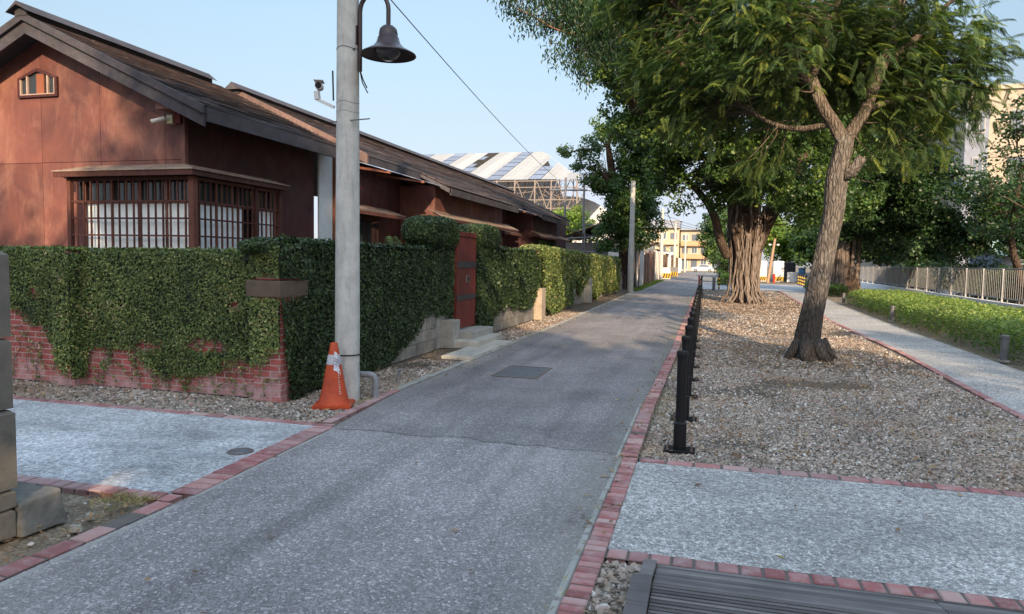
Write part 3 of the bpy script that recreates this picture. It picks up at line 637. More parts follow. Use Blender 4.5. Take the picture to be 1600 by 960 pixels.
# beyond gate
rw2 = thing('boundary_wall', (-4.7, 17, 0), 'ivy clad block wall with exposed grey base just beyond the red door', 'wall')
MB().box(-4.86, -4.56, 13.46, 14.2, 0, 2.1).build('gate_pier', CONC2, rw2); MB().box(-4.78, -4.52, 14.21, 21.6, 0, 1.68).build('wall', BLK, rw2)
for y in (18.6, ): MB().bbox(-4.55, -4.30, y, y+.45, 0, .85, .01).build('buttress', m_concrete('tan_buttress', (.38, .31, .24)), rw2)
ivy('climbing_ivy', 'ivy mound and dark ivy sheet just beyond the red door', [
    *shell(-4.86, -4.50, 13.44, 14.5, .05, 2.0, .040, .10, road_mask(13.44, [(13, .0), (14.5, .02)], .05)),
    ((-4.50, 14.3, 0), Yp, Zp, Xp, 5.2, 1.82, .055, .12, road_mask(14.3, [(14.3, .05), (14.6, .30), (15.6, .52), (16.5, .36), (17.6, .30), (18.4, .45), (18.8, .9), (19.5, .9)])),
    ((-4.85, 14.3, 1.80), Xp, Yp, Zp, .45, 5.2, .045, .10, None)], IVYD, blobs=[((-4.68, 14.15, 2.07), (.36, .82, .26), .038), ((-4.70, 14.0, 1.85), (.28, .6, .2), .04)])
ivy('climbing_ivy', 'sunlit yellow green ivy on the raised wall section with tan buttresses', [

    ((-4.44, 19.0, 0), Yp, Zp, Xp, 2.9, 1.95, .062, .16, road_mask(19.0, [(19, .7), (19.4, .25), (20, .02), (21, .02), (21.9, .1)])),
    ((-4.95, 19.0, .3), Xp, Zp, Ym, .5, 1.6, .05, .12, None)], IVY, blobs=[((-4.66, 19.4, 1.82), (.34, 1.1, .22), .048), ((-4.66, 21.2, 1.84), (.34, 1.0, .18), .048)])
rw3 = thing('boundary_wall', (-4.8, 30, 0), 'far block garden wall under ivy running to the lone concrete pole', 'wall')
MB().box(-4.95, -4.62, 21.7, 38, 0, 1.66).build('wall', BLK, rw3)
for y in (27.2,): MB().bbox(-4.66, -4.36, y, y+.4, 0, .95, .01).build('buttress', CONC2, rw3)
ivy('climbing_ivy', 'ivy with sunlit golden patches on the far wall before the lone pole', [
    ((-4.60, 21.8, 0), Yp, Zp, Xp, 16, 1.78, .08, .18, road_mask(21.8, [(21.8, .2), (23, .05), (24.3, .05), (24.7, .9), (25.2, .9), (25.5, .3), (27, .75), (28.5, .3), (30, .0), (31, .7), (32, .1), (38, .1)])),
    ((-4.95, 21.8, 1.76), Xp, Yp, Zp, .40, 16, .08, .14, None), ], IVY, blobs=[((-4.75, 24.4, 1.8), (.32, 2.0, .20), .065), ((-4.7, 30, 1.0), (.3, 1.6, .9), .075), ((-4.7, 34.5, .95), (.3, 1.8, .85), .08), ((-4.72, 22.9, .9), (.28, .8, .85), .06)])
for i, (y, t_) in enumerate(((37.85, 'nearer'), (39.75, 'farther'))):
    s_ = thing('wall_sign', (-5, y, 1.66), 'small blank white board on the far ivy wall, the %s of the two' % t_, 'sign')
    MB().box(-5.16, -4.84, y, y+.03, 1.82, 2.14).build('board', WHITE, s_); MB().box(-5.02, -4.98, y+.031, y+.05, 1.6, 1.9).build('post', GALV, s_)

# ---------------------------------------------------------------- house A
def slope(m, xr, zr, xe, ze, y0, y1, step=.115, seg=(.6, 1.3), yskew=0):
    L = math.hypot(xe-xr, ze-zr); n = int(L/step); dx = (xe-xr)/L; dz = (ze-zr)/L; nx, nz_ = -dz*(1 if xe > xr else -1), abs(dx)
    for i in range(n):
        s0 = i*step; s1 = (i+1.25)*step; y = y0; row = random.gauss(0, .12)
        while y < y1-.01:
            ye = min(y1, y+random.uniform(*seg)); g_ = .004; t0 = random.uniform(.008, .014)
            pa = (xr+dx*s0, zr+dz*s0); pb = (xr+dx*s1, zr+dz*s1); lift = .016+random.uniform(0, .006)
            v = []
            for yy in (y+g_, ye-g_):
                v += [(pa[0]+nx*.002, yy, pa[1]+nz_*.002), (pb[0]+nx*lift, yy, pb[1]+nz_*lift), (pb[0]+nx*(lift+t0), yy, pb[1]+nz_*(lift+t0)), (pa[0]+nx*(.002+t0), yy, pa[1]+nz_*(.002+t0))]
            f_ = [(0,1,2,3),(7,6,5,4),(3,2,6,7),(0,4,5,1),(1,5,6,2)]
            m.add(v, f_, min(1, max(0, random.gauss(.62-.42*i/n+row, .13)))); y = ye  # boards paler towards the ridge, sun on the upper roof put into colour
XR, ZR, XE, ZE = -10.7, 5.38, -7.33, 3.80
K = (ZE-ZR)/(XE-XR)
hA = thing('timber_house', (-10.7, 11.4, 0), 'red brown timber house with bay window and gable end facing the side street', 'house')
def roof_z(x): return ZR+K*(abs(x-XR))-.0
# gable wall in panels (plane y=9.5)
gb = MB(); xs = [-13.3, -12.2, -10.93, -9.70, -8.43, -8.07]
for a, b in zip(xs[:-1], xs[1:]):
    zt = lambda x: roof_z(x)-.13
    if a < -10.7 < b: top = [(b-.004, zt(b)), (-10.7, zt(-10.7)), (a+.004, zt(a))]
    else: top = [(b-.004, zt(b)), (a+.004, zt(a))]
    poly = [(a+.004, 3.112), (b-.004, 3.112)]+top
    n = len(poly); gb.add([(x, 9.5, z) for x, z in poly]+[(x, 9.54, z) for x, z in poly], [tuple(range(n)), tuple(range(2*n-1, n-1, -1))]+[(i, n+i, n+(i+1) % n, (i+1) % n) for i in range(n)])
    gb.box(a+.004, b-.004, 9.5, 9.54, 0, 3.104)
gb.build('gable_wall', RW, hA)
MB().box(-13.28, -8.09, 9.545, 9.60, 0, 3.7).build('wall_backing', DARKP, hA)
lw = MB(); ys = [9.5, 10.42, 11.34, 12.26, 13.32]
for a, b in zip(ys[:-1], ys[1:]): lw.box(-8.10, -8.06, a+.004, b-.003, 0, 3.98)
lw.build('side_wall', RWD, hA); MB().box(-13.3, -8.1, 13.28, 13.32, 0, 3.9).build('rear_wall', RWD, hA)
MB().box(-8.10, -8.03, 9.47, 9.55, 0, 3.86).build('corner_board', RW, hA)
rf = MB(); slope(rf, XR, ZR, XE, ZE, 9.05, 13.7); slope(rf, XR, ZR, 2*XR-XE, ZE, 9.05, 13.7, .3)
ro = rf.build('roof', ROOF, hA)
sf = MB()   # roof deck underneath
for sg in (1, -1):
    xe = XE if sg > 0 else 2*XR-XE
    sf.add([(XR, 9.06, ZR-.005), (xe, 9.06, ZE-.005), (xe, 13.68, ZE-.005), (XR, 13.68, ZR-.005), (XR, 9.06, ZR-.09), (xe, 9.06, ZE-.09), (xe, 13.68, ZE-.09), (XR, 13.68, ZR-.09)],
           [(0,1,2,3),(7,6,5,4),(0,4,5,1),(1,5,6,2),(2,6,7,3)] if sg > 0 else [(3,2,1,0),(4,5,6,7),(1,5,4,0),(2,6,5,1),(3,7,6,2)], .3)
sf.build('roof_deck', BARGE, hA)
rc = MB(); rc.add([(XR-.22, 8.9, ZR+.02), (XR, 8.9, ZR+.19), (XR+.22, 8.9, ZR+.02), (XR-.22, 13.4, ZR+.02), (XR, 13.4, ZR+.19), (XR+.22, 13.4, ZR+.02), (XR, 8.9, ZR+.13), (XR, 13.4, ZR+.13)],
                  [(0,3,4,1),(1,4,5,2),(0,1,6),(1,2,6),(2,5,7,6),(0,6,7,3),(3,7,4),(4,7,5)]); rc.box(XR-.12, XR+.12, 8.98, 13.35, ZR-.02, ZR+.09)
rc.build('ridge_cap', BARGE, hA)
def bargeboard(x0, z0, x1, z1, y, h, t, dz=0):
    m = MB(); m.add([(x0, y, z0+dz), (x1, y, z1+dz), (x1, y, z1+dz-h), (x0, y, z0+dz-h), (x0, y+t, z0+dz), (x1, y+t, z1+dz), (x1, y+t, z1+dz-h), (x0, y+t, z0+dz-h)],
                    [(0,3,2,1),(4,5,6,7),(0,1,5,4),(3,7,6,2),(1,2,6,5),(0,4,7,3)] if x1 > x0 else [(0,1,2,3),(7,6,5,4),(4,5,1,0),(2,6,7,3),(5,6,2,1),(3,7,4,0)]); return m
for xe in (XE+.03, 2*XR-XE-.03):
    bargeboard(XR, ZR, xe, ZE-.015, 8.99, .12, .05, .04).build('barge_board', BARGE, hA)
    bargeboard(XR, ZR-.08, xe-(.03 if xe > XR else -.03), ZE-.08, 9.045, .20, .05).build('barge_board', BARGE, hA)
MB().box(XE-.02, XE+.03, 9.1, 13.68, ZE-.20, ZE+.01).build('fascia', BARGE, hA)
for x in (-10.75, -9.75, -8.95, -8.15): MB().tube([(x, 9.06, roof_z(x)-.19), (x, 9.5, roof_z(x)-.19)], .045, 8).build('purlin', RW, hA)
MB().box(-8.24, -8.0, 9.1, 9.42, 3.82, 3.95).build('beam_end', RW, hA)
MB().box(-8.19, -8.07, 9.42, 9.495, 3.66, 3.86).build('junction_box', simple('dark_red_box', (.16, .02, .02)), hA)
# small hexagonal gable vent window
vw = MB(); hexo = [(-11.38, 4.20), (-10.54, 4.20), (-10.54, 4.52), (-10.96, 4.68), (-11.38, 4.52)]; cxh = (-10.96, 4.40)
hexi = [(cxh[0]+(x-cxh[0])*.88, cxh[1]+(z-cxh[1])*.80) for x, z in hexo]
for i in range(5):
    j = (i+1) % 5; q = [hexo[i], hexo[j], hexi[j], hexi[i]]; vw.add([(x, 9.455, z) for x, z in q]+[(x, 9.499, z) for x, z in q], [(0,1,2,3),(0,4,5,1),(2,6,7,3)])
vo = vw.build('vent_window', RWD, hA)
MB().box(-11.19, -11.165, 9.458, 9.49, 4.24, 4.57).box(-10.755, -10.73, 9.458, 9.49, 4.24, 4.57).box(-11.33, -11.31, 9.458, 9.49, 4.24, 4.50).box(-10.61, -10.59, 9.458, 9.49, 4.24, 4.50).box(-11.33, -10.6, 9.460, 9.49, 4.235, 4.255).build('vent_mullion', simple('pale_frame', (.5, .36, .3)), vo)
MB().add([(x, 9.49, z) for x, z in hexi], [(0,1,2,3,4)]).build('pane', DGLASS, vo)
MB().box(-10.98, -10.82, 9.465, 9.485, 4.24, 4.58).build('vent_post', ORANGEWOOD, vo)
# bay window
bw = MB(); X0, X1, Y0, Y1 = -10.03, -7.66, 9.2, 11.46; ZB, ZT = 1.0, 2.80
for x, y, wd in ((X0, Y0, .07), (X1, Y0, .10), (X1, Y1, .08), (-7.66, 10.75, .07)): bw.box(x-wd/2, x+wd/2, y-wd/2, y+wd/2, ZB, ZT)
bw.box(X0, X1, Y0-.02, Y0+.04, ZT-.05, ZT).box(X1-.04, X1+.02, Y0, Y1, ZT-.05, ZT).box(X0, X1, Y0-.03, Y0+.05, ZB-.1, ZB).box(X1-.05, X1+.03, Y0, Y1, ZB-.1, ZB)
bo = bw.build('bay_window', LATT, hA)
lt = MB(); k = 17
for i in range(1, k): x = X0+(X1-X0)*i/k; lt.box(x-.011, x+.011, Y0-.012, Y0+.012, ZB, ZT-.05)
k = 17
for i in range(1, k): y = Y0+(Y1-Y0)*i/k; lt.box(X1-.012, X1+.012, y-.011, y+.011, ZB, ZT-.05)
for z in (2.43, 2.16, 1.89, 1.62, 1.35): lt.box(X0, X1, Y0-.016, Y0+.010, z-.013, z+.013); lt.box(X1-.010, X1+.016, Y0, Y1, z-.013, z+.013)
lt.build('lattice', LATT, bo)
sh = MB()
for i, x in enumerate(np.arange(X0+.24, X1-.1, .527)): sh.box(x, min(x+.50, X1-.07), Y0+.10, Y0+.11, ZB, 2.40)
for i, y in enumerate(np.arange(Y0+.12, Y1-.1, .55)): sh.box(X1-.11, X1-.10, y, min(y+.50, Y1-.06), ZB, 2.40) if i != 2 else sh.box(X1-.11, X1-.10, y, y+.12, ZB, 2.40)
sh.build('frosted_pane', FROST, bo)
sm = MB()
for x in np.arange(X0+.22, X1, .527): sm.box(x-.022, x+.02, Y0+.08, Y0+.12, ZB, ZT-.05)
for y in np.arange(Y0+.10, Y1, .55): sm.box(X1-.12, X1-.08, y-.022, y+.02, ZB, ZT-.05)
sm.box(X0, X1-.08, Y0+.085, Y0+.118, 2.40, 2.435).box(X1-.118, X1-.085, Y0+.1, Y1, 2.40, 2.435).build('sash', RW, bo)
MB().box(X0+.05, X1-.13, Y0+.13, Y0+.14, 2.43, ZT).box(X1-.14, X1-.13, Y0+.13, Y1, 2.43, ZT).build('glass', DGLASS, bo)
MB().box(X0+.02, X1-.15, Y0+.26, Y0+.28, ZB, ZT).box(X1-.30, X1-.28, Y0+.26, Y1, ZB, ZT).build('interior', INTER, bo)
def canopy_L(parent):
    cn = MB(); lo = [(-10.22, 9.03), (-7.52, 9.03), (-7.52, 11.6)]; hi = [(-9.78, 9.49), (-8.055, 9.49), (-8.055, 11.6)]
    n = 4
    for i in range(n):
        a, b = i/n, (i+1.15)/n
        for s_ in range(2):
            P = lambda k_, t, dz: (lo[k_][0]+(hi[k_][0]-lo[k_][0])*t, lo[k_][1]+(hi[k_][1]-lo[k_][1])*t, 2.90+.14*t+dz)
            b_ = min(b, 1)
            v = [P(s_, a, .012), P(s_+1, a, .012), P(s_+1, b_, 0), P(s_, b_, 0), P(s_, a, -.006), P(s_+1, a, -.006)]
            cn.add(v, [(0,1,2,3),(0,4,5,1)])
    co = cn.build('window_canopy', CANO, parent)
    fb = MB(); fb.box(-10.2, -7.54, 9.045, 9.08, 2.81, 2.893).box(-7.575, -7.54, 9.08, 11.58, 2.81, 2.893)
    fb.add([(-10.2, 9.05, 2.815), (-7.55, 9.05, 2.815), (-8.06, 9.5, 2.815), (-9.95, 9.5, 2.815)], [(0,3,2,1)]).add([(-7.55, 9.05, 2.816), (-7.55, 11.58, 2.816), (-8.06, 11.58, 2.816), (-8.06, 9.5, 2.816)], [(0,3,2,1)])
    fb.box(-10.15, -8.1, 9.2, 9.49, 2.80, 2.812); fb.build('canopy_fascia', LATT, co)
canopy_L(hA)
# ---------------------------------------------------------------- house B
hB = thing('timber_house', (-10, 25, 0), 'long dark red timber terrace with recessed porches behind the first house', 'house')
MB().box(-8.00, -7.96, 13.36, 13.90, 0, 3.85).build('white_panel', simple('white_panel_paint', (.66, .70, .72), (.6, .64, .66)), hB)
MB().box(-7.98, -7.88, 13.92, 14.05, 0, 3.9).build('post', ORANGEWOOD, hB)
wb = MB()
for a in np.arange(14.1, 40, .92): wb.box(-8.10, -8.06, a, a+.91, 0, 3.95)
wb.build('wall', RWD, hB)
for (a, b) in ((17.6, 23.9), (28.4, 33.2)):
    x = MB(); x.box(-8.05, -7.03, a, a+.05, 0, 3.55); x.box(-8.05, -7.03, b-.05, b, 0, 3.5)
    for y in np.arange(a+.05, b-.1, (b-a-.1)/5): x.box(-7.07, -7.03, y, y+(b-a-.1)/5-.006, 0, 3.52)
    x.build('projecting_bay', RW if a < 20 else RWD, hB)
MB().box(-7.12, -7.02, 17.56, 17.66, 0, 3.5).build('corner_post', RW, hB)
YB0, YB1 = 14.35, 38.2; ZB_ = 5.40
rb = MB(); slope(rb, XR, ZB_, -7.35, 3.84, YB0, 17.4, .16, (.9, 2)); slope(rb, XR, ZB_, -7.35, 3.84, 17.4, YB1-4, .16, (1.2, 2.5))
slope(rb, XR, ZB_, -7.35, 3.84, YB1-4, YB1, .2, (1.2, 2.5))
rb.build('roof', ROOF, hB)
for (a, b) in ((17.35, 24.1), (28.1, 33.6)):
    x = MB(); slope(x, -7.42, 3.875, -6.50, 3.445, a, b, .15, (.9, 2)); x.build('bay_roof', ROOF, hB)
    MB().box(-6.53, -6.48, a, b, 3.26, 3.44).build('bay_fascia', BARGE, hB)
    m = MB(); m.add([(-7.42, a, 3.86), (-6.50, a, 3.43), (-6.50, b, 3.43), (-7.42, b, 3.86), (-7.42, a, 3.78), (-6.50, a, 3.30), (-6.50, b, 3.30), (-7.42, b, 3.78)], [(7,6,5,4),(0,4,5,1),(2,6,7,3)]); m.build('soffit', BARGE, hB)
m = MB(); m.add([(XR, YB0, ZB_-.01), (-7.35, YB0, 3.83), (-7.35, YB1, 3.83), (XR, YB1, ZB_-.01), (XR, YB0, ZB_-.1), (-7.35, YB0, 3.74), (-7.35, YB1, 3.74), (XR, YB1, ZB_-.1)], [(0,1,2,3),(7,6,5,4),(0,4,5,1),(1,5,6,2),(2,6,7,3)])
m.add([(XR, YB0, ZB_-.01), (-14.05, YB0, 3.83), (-14.05, YB1, 3.83), (XR, YB1, ZB_-.01)], [(3,2,1,0)]); m.build('roof_deck', BARGE, hB)
MB().box(-7.38, -7.33, YB0, 17.3, 3.66, 3.85).build('fascia', BARGE, hB); MB().box(-7.38, -7.33, 24.1, 28.0, 3.66, 3.85).build('fascia', BARGE, hB)
bargeboard(XR, ZB_, -7.32, 3.83, YB0-.07, .22, .06, .06).build('barge_board', BARGEP, hB); bargeboard(XR, ZB_, -14.1, 3.83, YB0-.07, .22, .06, .06).build('barge_board', BARGEP, hB)
m = MB(); m.add([(XR-.22, YB0-.2, ZB_+.02), (XR, YB0-.2, ZB_+.19), (XR+.22, YB0-.2, ZB_+.02), (XR-.22, YB1, ZB_+.02), (XR, YB1, ZB_+.19), (XR+.22, YB1, ZB_+.02)], [(0,3,4,1),(1,4,5,2),(0,1,2),(2,5,3,0)]); m.box(XR-.13, XR+.13, YB0-.1, YB1, ZB_-.05, ZB_+.08); m.build('ridge_cap', BARGE, hB)
for (a, b, x1, zz) in ((14.1, 18.0, -6.78, 3.52), (24.1, 28.3, -6.8, 3.5)):
    m = MB(); m.add([(-7.6, a, 3.74), (x1, a, zz), (x1, b, zz-.02), (-7.6, b, 3.74), (-7.6, a, 3.73), (x1, a, zz-.012), (x1, b, zz-.032), (-7.6, b, 3.73)], [(0,1,2,3),(7,6,5,4),(0,4,5,1),(1,5,6,2)]); aw = m.build('awning', SHEETT, hB)
    for y in np.arange(a+.1, b, 1.9): MB().bar((-8.0, y, 3.66), (x1+.06, y, zz-.06), .045, .05).build('awning_rafter', ORANGEWOOD, aw)
for (a, b, xe, xw, z) in ((14.0, 16.6, -7.42, -8.05, 2.66), (17.0, 24.6, -6.6, -7.02, 2.68), (25.2, 27.6, -7.3, -8.05, 2.66), (28.0, 34.2, -6.6, -7.02, 2.62)):
    m = MB(); n = 4
    for i in range(n):
        t0, t1 = i/n, (i+1)/n; m.add([(xe+(xw-xe)*t0, a, z+.2*t0+.012), (xe+(xw-xe)*t0, b, z+.2*t0+.012), (xe+(xw-xe)*t1, b, z+.2*t1), (xe+(xw-xe)*t1, a, z+.2*t1), (xe+(xw-xe)*t0, a, z+.2*t0-.01), (xe+(xw-xe)*t0, b, z+.2*t0-.01)], [(0,1,2,3),(0,4,5,1)])
    c = m.build('window_canopy', CANO, hB); MB().box(xe-.03, xe+.005, a, b, z-.09, z-.012).add([(xe, a, z-.02), (xw, a, z+.17), (xw, a, z-.05)], [(0,1,2)]).build('canopy_fascia', LATT, c)
for (a, b, x) in ((14.6, 16.2, -7.95), (18.6, 20.6, -6.98), (21.4, 23.4, -6.98), (25.4, 27.2, -7.95), (29.2, 32.4, -6.98)):
    m = MB(); m.box(x-.06, x, a, b, 1.1, 2.6, .2); wo = m.build('window', LATT, hB); MB().box(x+.001, x+.01, a+.08, a+(b-a)*.48, 1.6, 2.5).box(x+.001, x+.01, a+(b-a)*.54, b-.08, 1.6, 2.5).build('pane', DGLASS, wo)

# ---------------------------------------------------------------- poles and lamp
def conc_pole(x, y, h, r0_, r1_, label):
    t = thing('utility_pole', (x, y, 0), label, 'utility pole', 'concrete utility poles along the lane')
    MB().lathe((x, y, 0), [(r0_, -.02), (r0_, 0), (r0_*.99, 1), (r0_+(r1_-r0_)*.5, h/2), (r1_, h), (0, h)], 32).build('shaft', CONC, t, True)
    return t
p1 = conc_pole(-3.86, 7.07, 9.2, .137, .095, 'tall concrete pole behind the orange traffic cone')
m = MB(); m.tube([(-3.86+.142*math.cos(a), 7.07+.142*math.sin(a), .52) for a in np.linspace(0, 2*PI, 25)], .007, 6); m.build('strap', BLACK, p1)
m = MB()
for z in (3.86, 3.28, 3.18): MB().tube([(-3.86+.122*math.cos(a), 7.07+.122*math.sin(a), z+.01*math.sin(3*a)) for a in np.linspace(0, 2*PI, 25)], .004, 5).build('wire_tie', GALV, p1)
MB().tube([(-4.03, 6.98, 3.07), (-3.55, 6.98, 3.09)], .007, 6).build('pin', GALV, p1)
lp = thing('street_lamp', (-3.38, 7.07, 3.7), 'brown bell shaped street lamp on a gooseneck arm fixed to the near concrete pole', 'street lamp')
arm = [(-3.715, 7.07, 3.62), (-3.715, 7.07, 4.22)]+[(-3.548-.167*math.cos(a), 7.07, 4.25+.19*math.sin(a)) for a in np.linspace(0, PI, 13)]+[(-3.381, 7.07, 4.07)]
MB().tube(arm, .024, 12).build('arm', BRONZE, lp, True)
MB().box(-3.775, -3.735, 7.03, 7.11, 3.9, 4.1).bar((-3.76, 7.0, 3.84), (-3.76, 7.14, 3.84), .02).build('bracket', BRONZE, lp)
prof = [(.285, .0), (.30, .004), (.296, .014), (.24, .045), (.17, .085), (.13, .13), (.118, .165), (.112, .170), (.114, .185), (.102, .19), (.1, .235), (.09, .28), (.06, .31), (.024, .325), (.022, .36)]
MB().lathe((-3.381, 7.07, 3.765), prof, 40).build('lamp_shade', BRONZE, lp, 'all')
MB().lathe((-3.381, 7.07, 3.77), [(.296, 0), (.238, .038), (.165, .078), (.1, .12), (0, .13)], 40).build('shade_lining', BRONZE, lp, 'all')
MB().lathe((-3.381, 7.07, 3.82), [(0, -.105), (.06, -.095), (.115, -.06), (.15, -.01), (.155, .02)], 32).build('globe', GLOBE, lp, 'all')
MB().tube([(-3.71, 7.07, 3.62), (-3.67, 7.06, 3.52), (-3.63, 7.07, 3.44)], .007, 6).tube([(-3.715, 7.07, 3.62), (-3.69, 7.08, 3.5), (-3.61, 7.05, 3.38)], .006, 6).build('loose_cable', BLACK, lp)
sc = thing('security_camera', (-4.12, 6.98, 3.3), 'white security camera bracketed to the left of the near concrete pole', 'security camera')
MB().bar((-3.98, 6.99, 3.23), (-4.16, 6.95, 3.31), .03, .03).bar((-4.16, 6.95, 3.31), (-4.17, 6.95, 3.40), .05, .05).build('bracket', WHITE, sc)
m = MB(); m.tube([(-4.22, 7.10, 3.48), (-4.15, 6.95, 3.465)], .042, 14); m.build('housing', WHITE, sc, True); MB().tube([(-4.1495, 6.948, 3.465), (-4.147, 6.943, 3.4645)], .034, 14).build('lens', DARKP, sc)
MB().bar((-4.225, 7.11, 3.527), (-4.135, 6.92, 3.515), .10, .008).build('sun_shield', WHITE, sc)
MB().tube([(-3.985, 6.98, 3.30), (-4.0, 6.99, 3.62)], .010, 6).build('cable', BLACK, sc)
sc2 = thing('security_camera', (-8.3, 9.4, 3.66), 'white bullet camera on a cream box under the gable eave', 'security camera')
MB().box(-8.31, -8.20, 9.40, 9.495, 3.66, 3.79).build('mount_box', YELLOWP, sc2)
MB().bar((-8.26, 9.4, 3.73), (-8.33, 9.34, 3.71), .02).build('bracket', WHITE, sc2); MB().tube([(-8.30, 9.36, 3.735), (-8.46, 9.25, 3.665)], .034, 12).build('housing', WHITE, sc2, True)
conc_pole(-3.95, 38, 5.9, .155, .12, 'concrete pole at the end of the ivy wall, without wires')
p3 = conc_pole(-4.0, 64, 6.4, .17, .13, 'concrete pole among the tin fences with dangling cables')
m = MB(); m.bar((-4.5, 64, 6.0), (-3.5, 64, 6.0), .08); m.tube(wander((-3.6, 64, 6.0), (-2.9, 64, 4.4), 7, .08), .03, 5); m.tube(wander((-4.2, 63.8, 5.8), (-4.9, 63.8, 3.9), 7, .1), .035, 5); m.build('cable_bundle', BLACK, p3)
conc_pole(-4.1, 92, 6.8, .17, .13, 'distant concrete pole before the far yellow flats'); conc_pole(-3.9, 128, 7, .17, .14, 'most distant concrete pole at the end of the lane')
def wire(a, b, sag, r, label):
    pts = []
    for i in range(25):
        t = i/24; p = Vector(a).lerp(Vector(b), t); p.z -= sag*4*t*(1-t); pts.append(p)
    tag(MB().tube(pts, r, 5, cap=False).build('overhead_cable', BLACK), label, 'cable')
wire((-4.35, 6.0, 5.6), (-12, 72, 8.4), .9, .009, 'single black cable slanting across the sky above the long roof')
for i, z in enumerate((5.9, 5.5, 5.2)): wire((-4.0, 64, z), (8+i, 150, z+3.4+i*.4), 1.2, .018, ('upper', 'middle', 'lower')[i]+' far cable crossing the lane from the pole with dangling cables')

# ---------------------------------------------------------------- cone, pipes, iron covers
cn = thing('traffic_cone', (-3.84, 6.74, 0), 'faded orange traffic cone with a torn paper note, in front of the pole', 'traffic cone')
cb = MB(); ca_, sa_ = math.cos(.35), math.sin(.35)
def rotp(x, y): return (-3.84+x*ca_-y*sa_, 6.74+x*sa_+y*ca_)
q = [rotp(-.2, -.2), rotp(.2, -.2), rotp(.2, .2), rotp(-.2, .2)]; cb.prism(q, .0, .028); q = [rotp(-.185, -.185), rotp(.185, -.185), rotp(.185, .185), rotp(-.185, .185)]; cb.prism(q, .0281, .036)
cb.build('base', CONE, cn)
rr = lambda z: .158-(.158-.038)*(z/.68)
MB().lathe((-3.84, 6.74, 0), [(.168, .034), (.158, .055)]+[(rr(z), z) for z in (.2, .4, .6, .675)]+[(.034, .685), (.02, .685), (.02, .6)], 36).build('body', CONE, cn, True)
MB().lathe((-3.84, 6.74, 0), [(rr(.455)+.0025, .455), (rr(.56)+.0025, .56)], 36).build('reflective_band', REFL, cn, True)
m = MB(); a0 = -1.25
pp = []
for j, z in enumerate((.40, .44, .50, .56, .60)):
    for i in range(5): a = a0+.15+i*.21+j*.03; r_ = rr(z)+.007+.003*math.sin(i*2+j); pp.append((-3.84+r_*math.cos(a), 6.74+r_*math.sin(a), z-.012*i+(.006*math.sin(j*3+i) if j in (0, 4) else 0)))
m.add(pp, [(j*5+i, j*5+i+1, (j+1)*5+i+1, (j+1)*5+i) for j in range(4) for i in range(4)]); nt_ = m.build('paper_note', PAPER, cn)
m = MB()
for j, z in enumerate((.53, .50, .465)):
    for i in range(5):
        a = a0+.18+i*.15; r_ = rr(z)+.021; m.bar((-3.84+r_*math.cos(a), 6.74+r_*math.sin(a), z-.009*i), (-3.84+r_*math.cos(a+.09), 6.74+r_*math.sin(a+.09), z-.009*i+.005), .003, .008)
m.build('handwriting', INK, nt_)
m = MB()
for i in range(13):
    z = .10+i*.024; a = -.55; r_ = rr(z)+.002
    m.bar((-3.84+r_*math.cos(a-.06), 6.74+r_*math.sin(a-.06), z), (-3.84+r_*math.cos(a+.08), 6.74+r_*math.sin(a+.08), z+random.uniform(-.006, .008)), .003, .006)
    if i % 2: m.bar((-3.84+r_*math.cos(a), 6.74+r_*math.sin(a), z-.008), (-3.84+(r_-.001)*math.cos(a), 6.74+(r_-.001)*math.sin(a), z+.010), .004, .003)
m.build('white_lettering', WHITE, cn)
pv = thing('drain_pipe', (-3.63, 7.3, 0), 'grey plastic pipe elbow coming out beside the concrete pole', 'pipe')
MB().tube([(-3.82, 7.28, .265), (-3.67, 7.28, .265), (-3.635, 7.28, .25), (-3.62, 7.28, .215), (-3.62, 7.28, -.01)], .034, 14).build('pipe', PVC, pv, True)
MB().tube([(-3.62, 7.28, .12), (-3.62, 7.28, .16)], .039, 14).build('collar', PVC, pv, True); MB().tube([(-3.72, 7.28, .265), (-3.69, 7.28, .265)], .038, 14).build('collar', PVC, pv, True)
tag(MB().tube([(-4.0, 8.75, -.01), (-4.0, 8.75, .06), (-3.985, 8.75, .085), (-3.96, 8.75, .09)], .02, 10).build('pipe_stub', PVC, smooth=True), 'short pale pipe stub poking out of the gravel by the ivy', 'pipe')
dg = thing('drain_grate', (-2.5, 9.7, 0), 'rusty rectangular drain grate set in the road', 'drain grate')
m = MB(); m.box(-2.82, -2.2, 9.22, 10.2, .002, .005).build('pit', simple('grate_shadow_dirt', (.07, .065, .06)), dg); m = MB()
for y in np.arange(9.24, 10.16, .085): m.box(-2.80, -2.22, y, y+.045, .0055, .008)
m.build('slats', GALV, dg); MB().box(-2.84, -2.80, 9.2, 10.22, .003, .009).box(-2.22, -2.18, 9.2, 10.22, .003, .009).box(-2.80, -2.22, 9.19, 9.22, .003, .009).box(-2.80, -2.22, 10.2, 10.225, .003, .009).build('frame', RUST, dg)
mh = thing('access_cover', (-3.62, 4.86, 0), 'small round iron cover in the pale side street paving', 'cover')
MB().lathe((-3.62, 4.86, .004), [(.105, 0), (.105, .006), (.085, .007), (.083, .003)], 32).build('ring', RUST, mh); MB().lathe((-3.62, 4.86, .004), [(.08, .0035), (.078, .006), (.05, .006), (.048, .003), (.04, .003), (.038, .006), (0, .006)], 32).build('lid', GALV, mh)

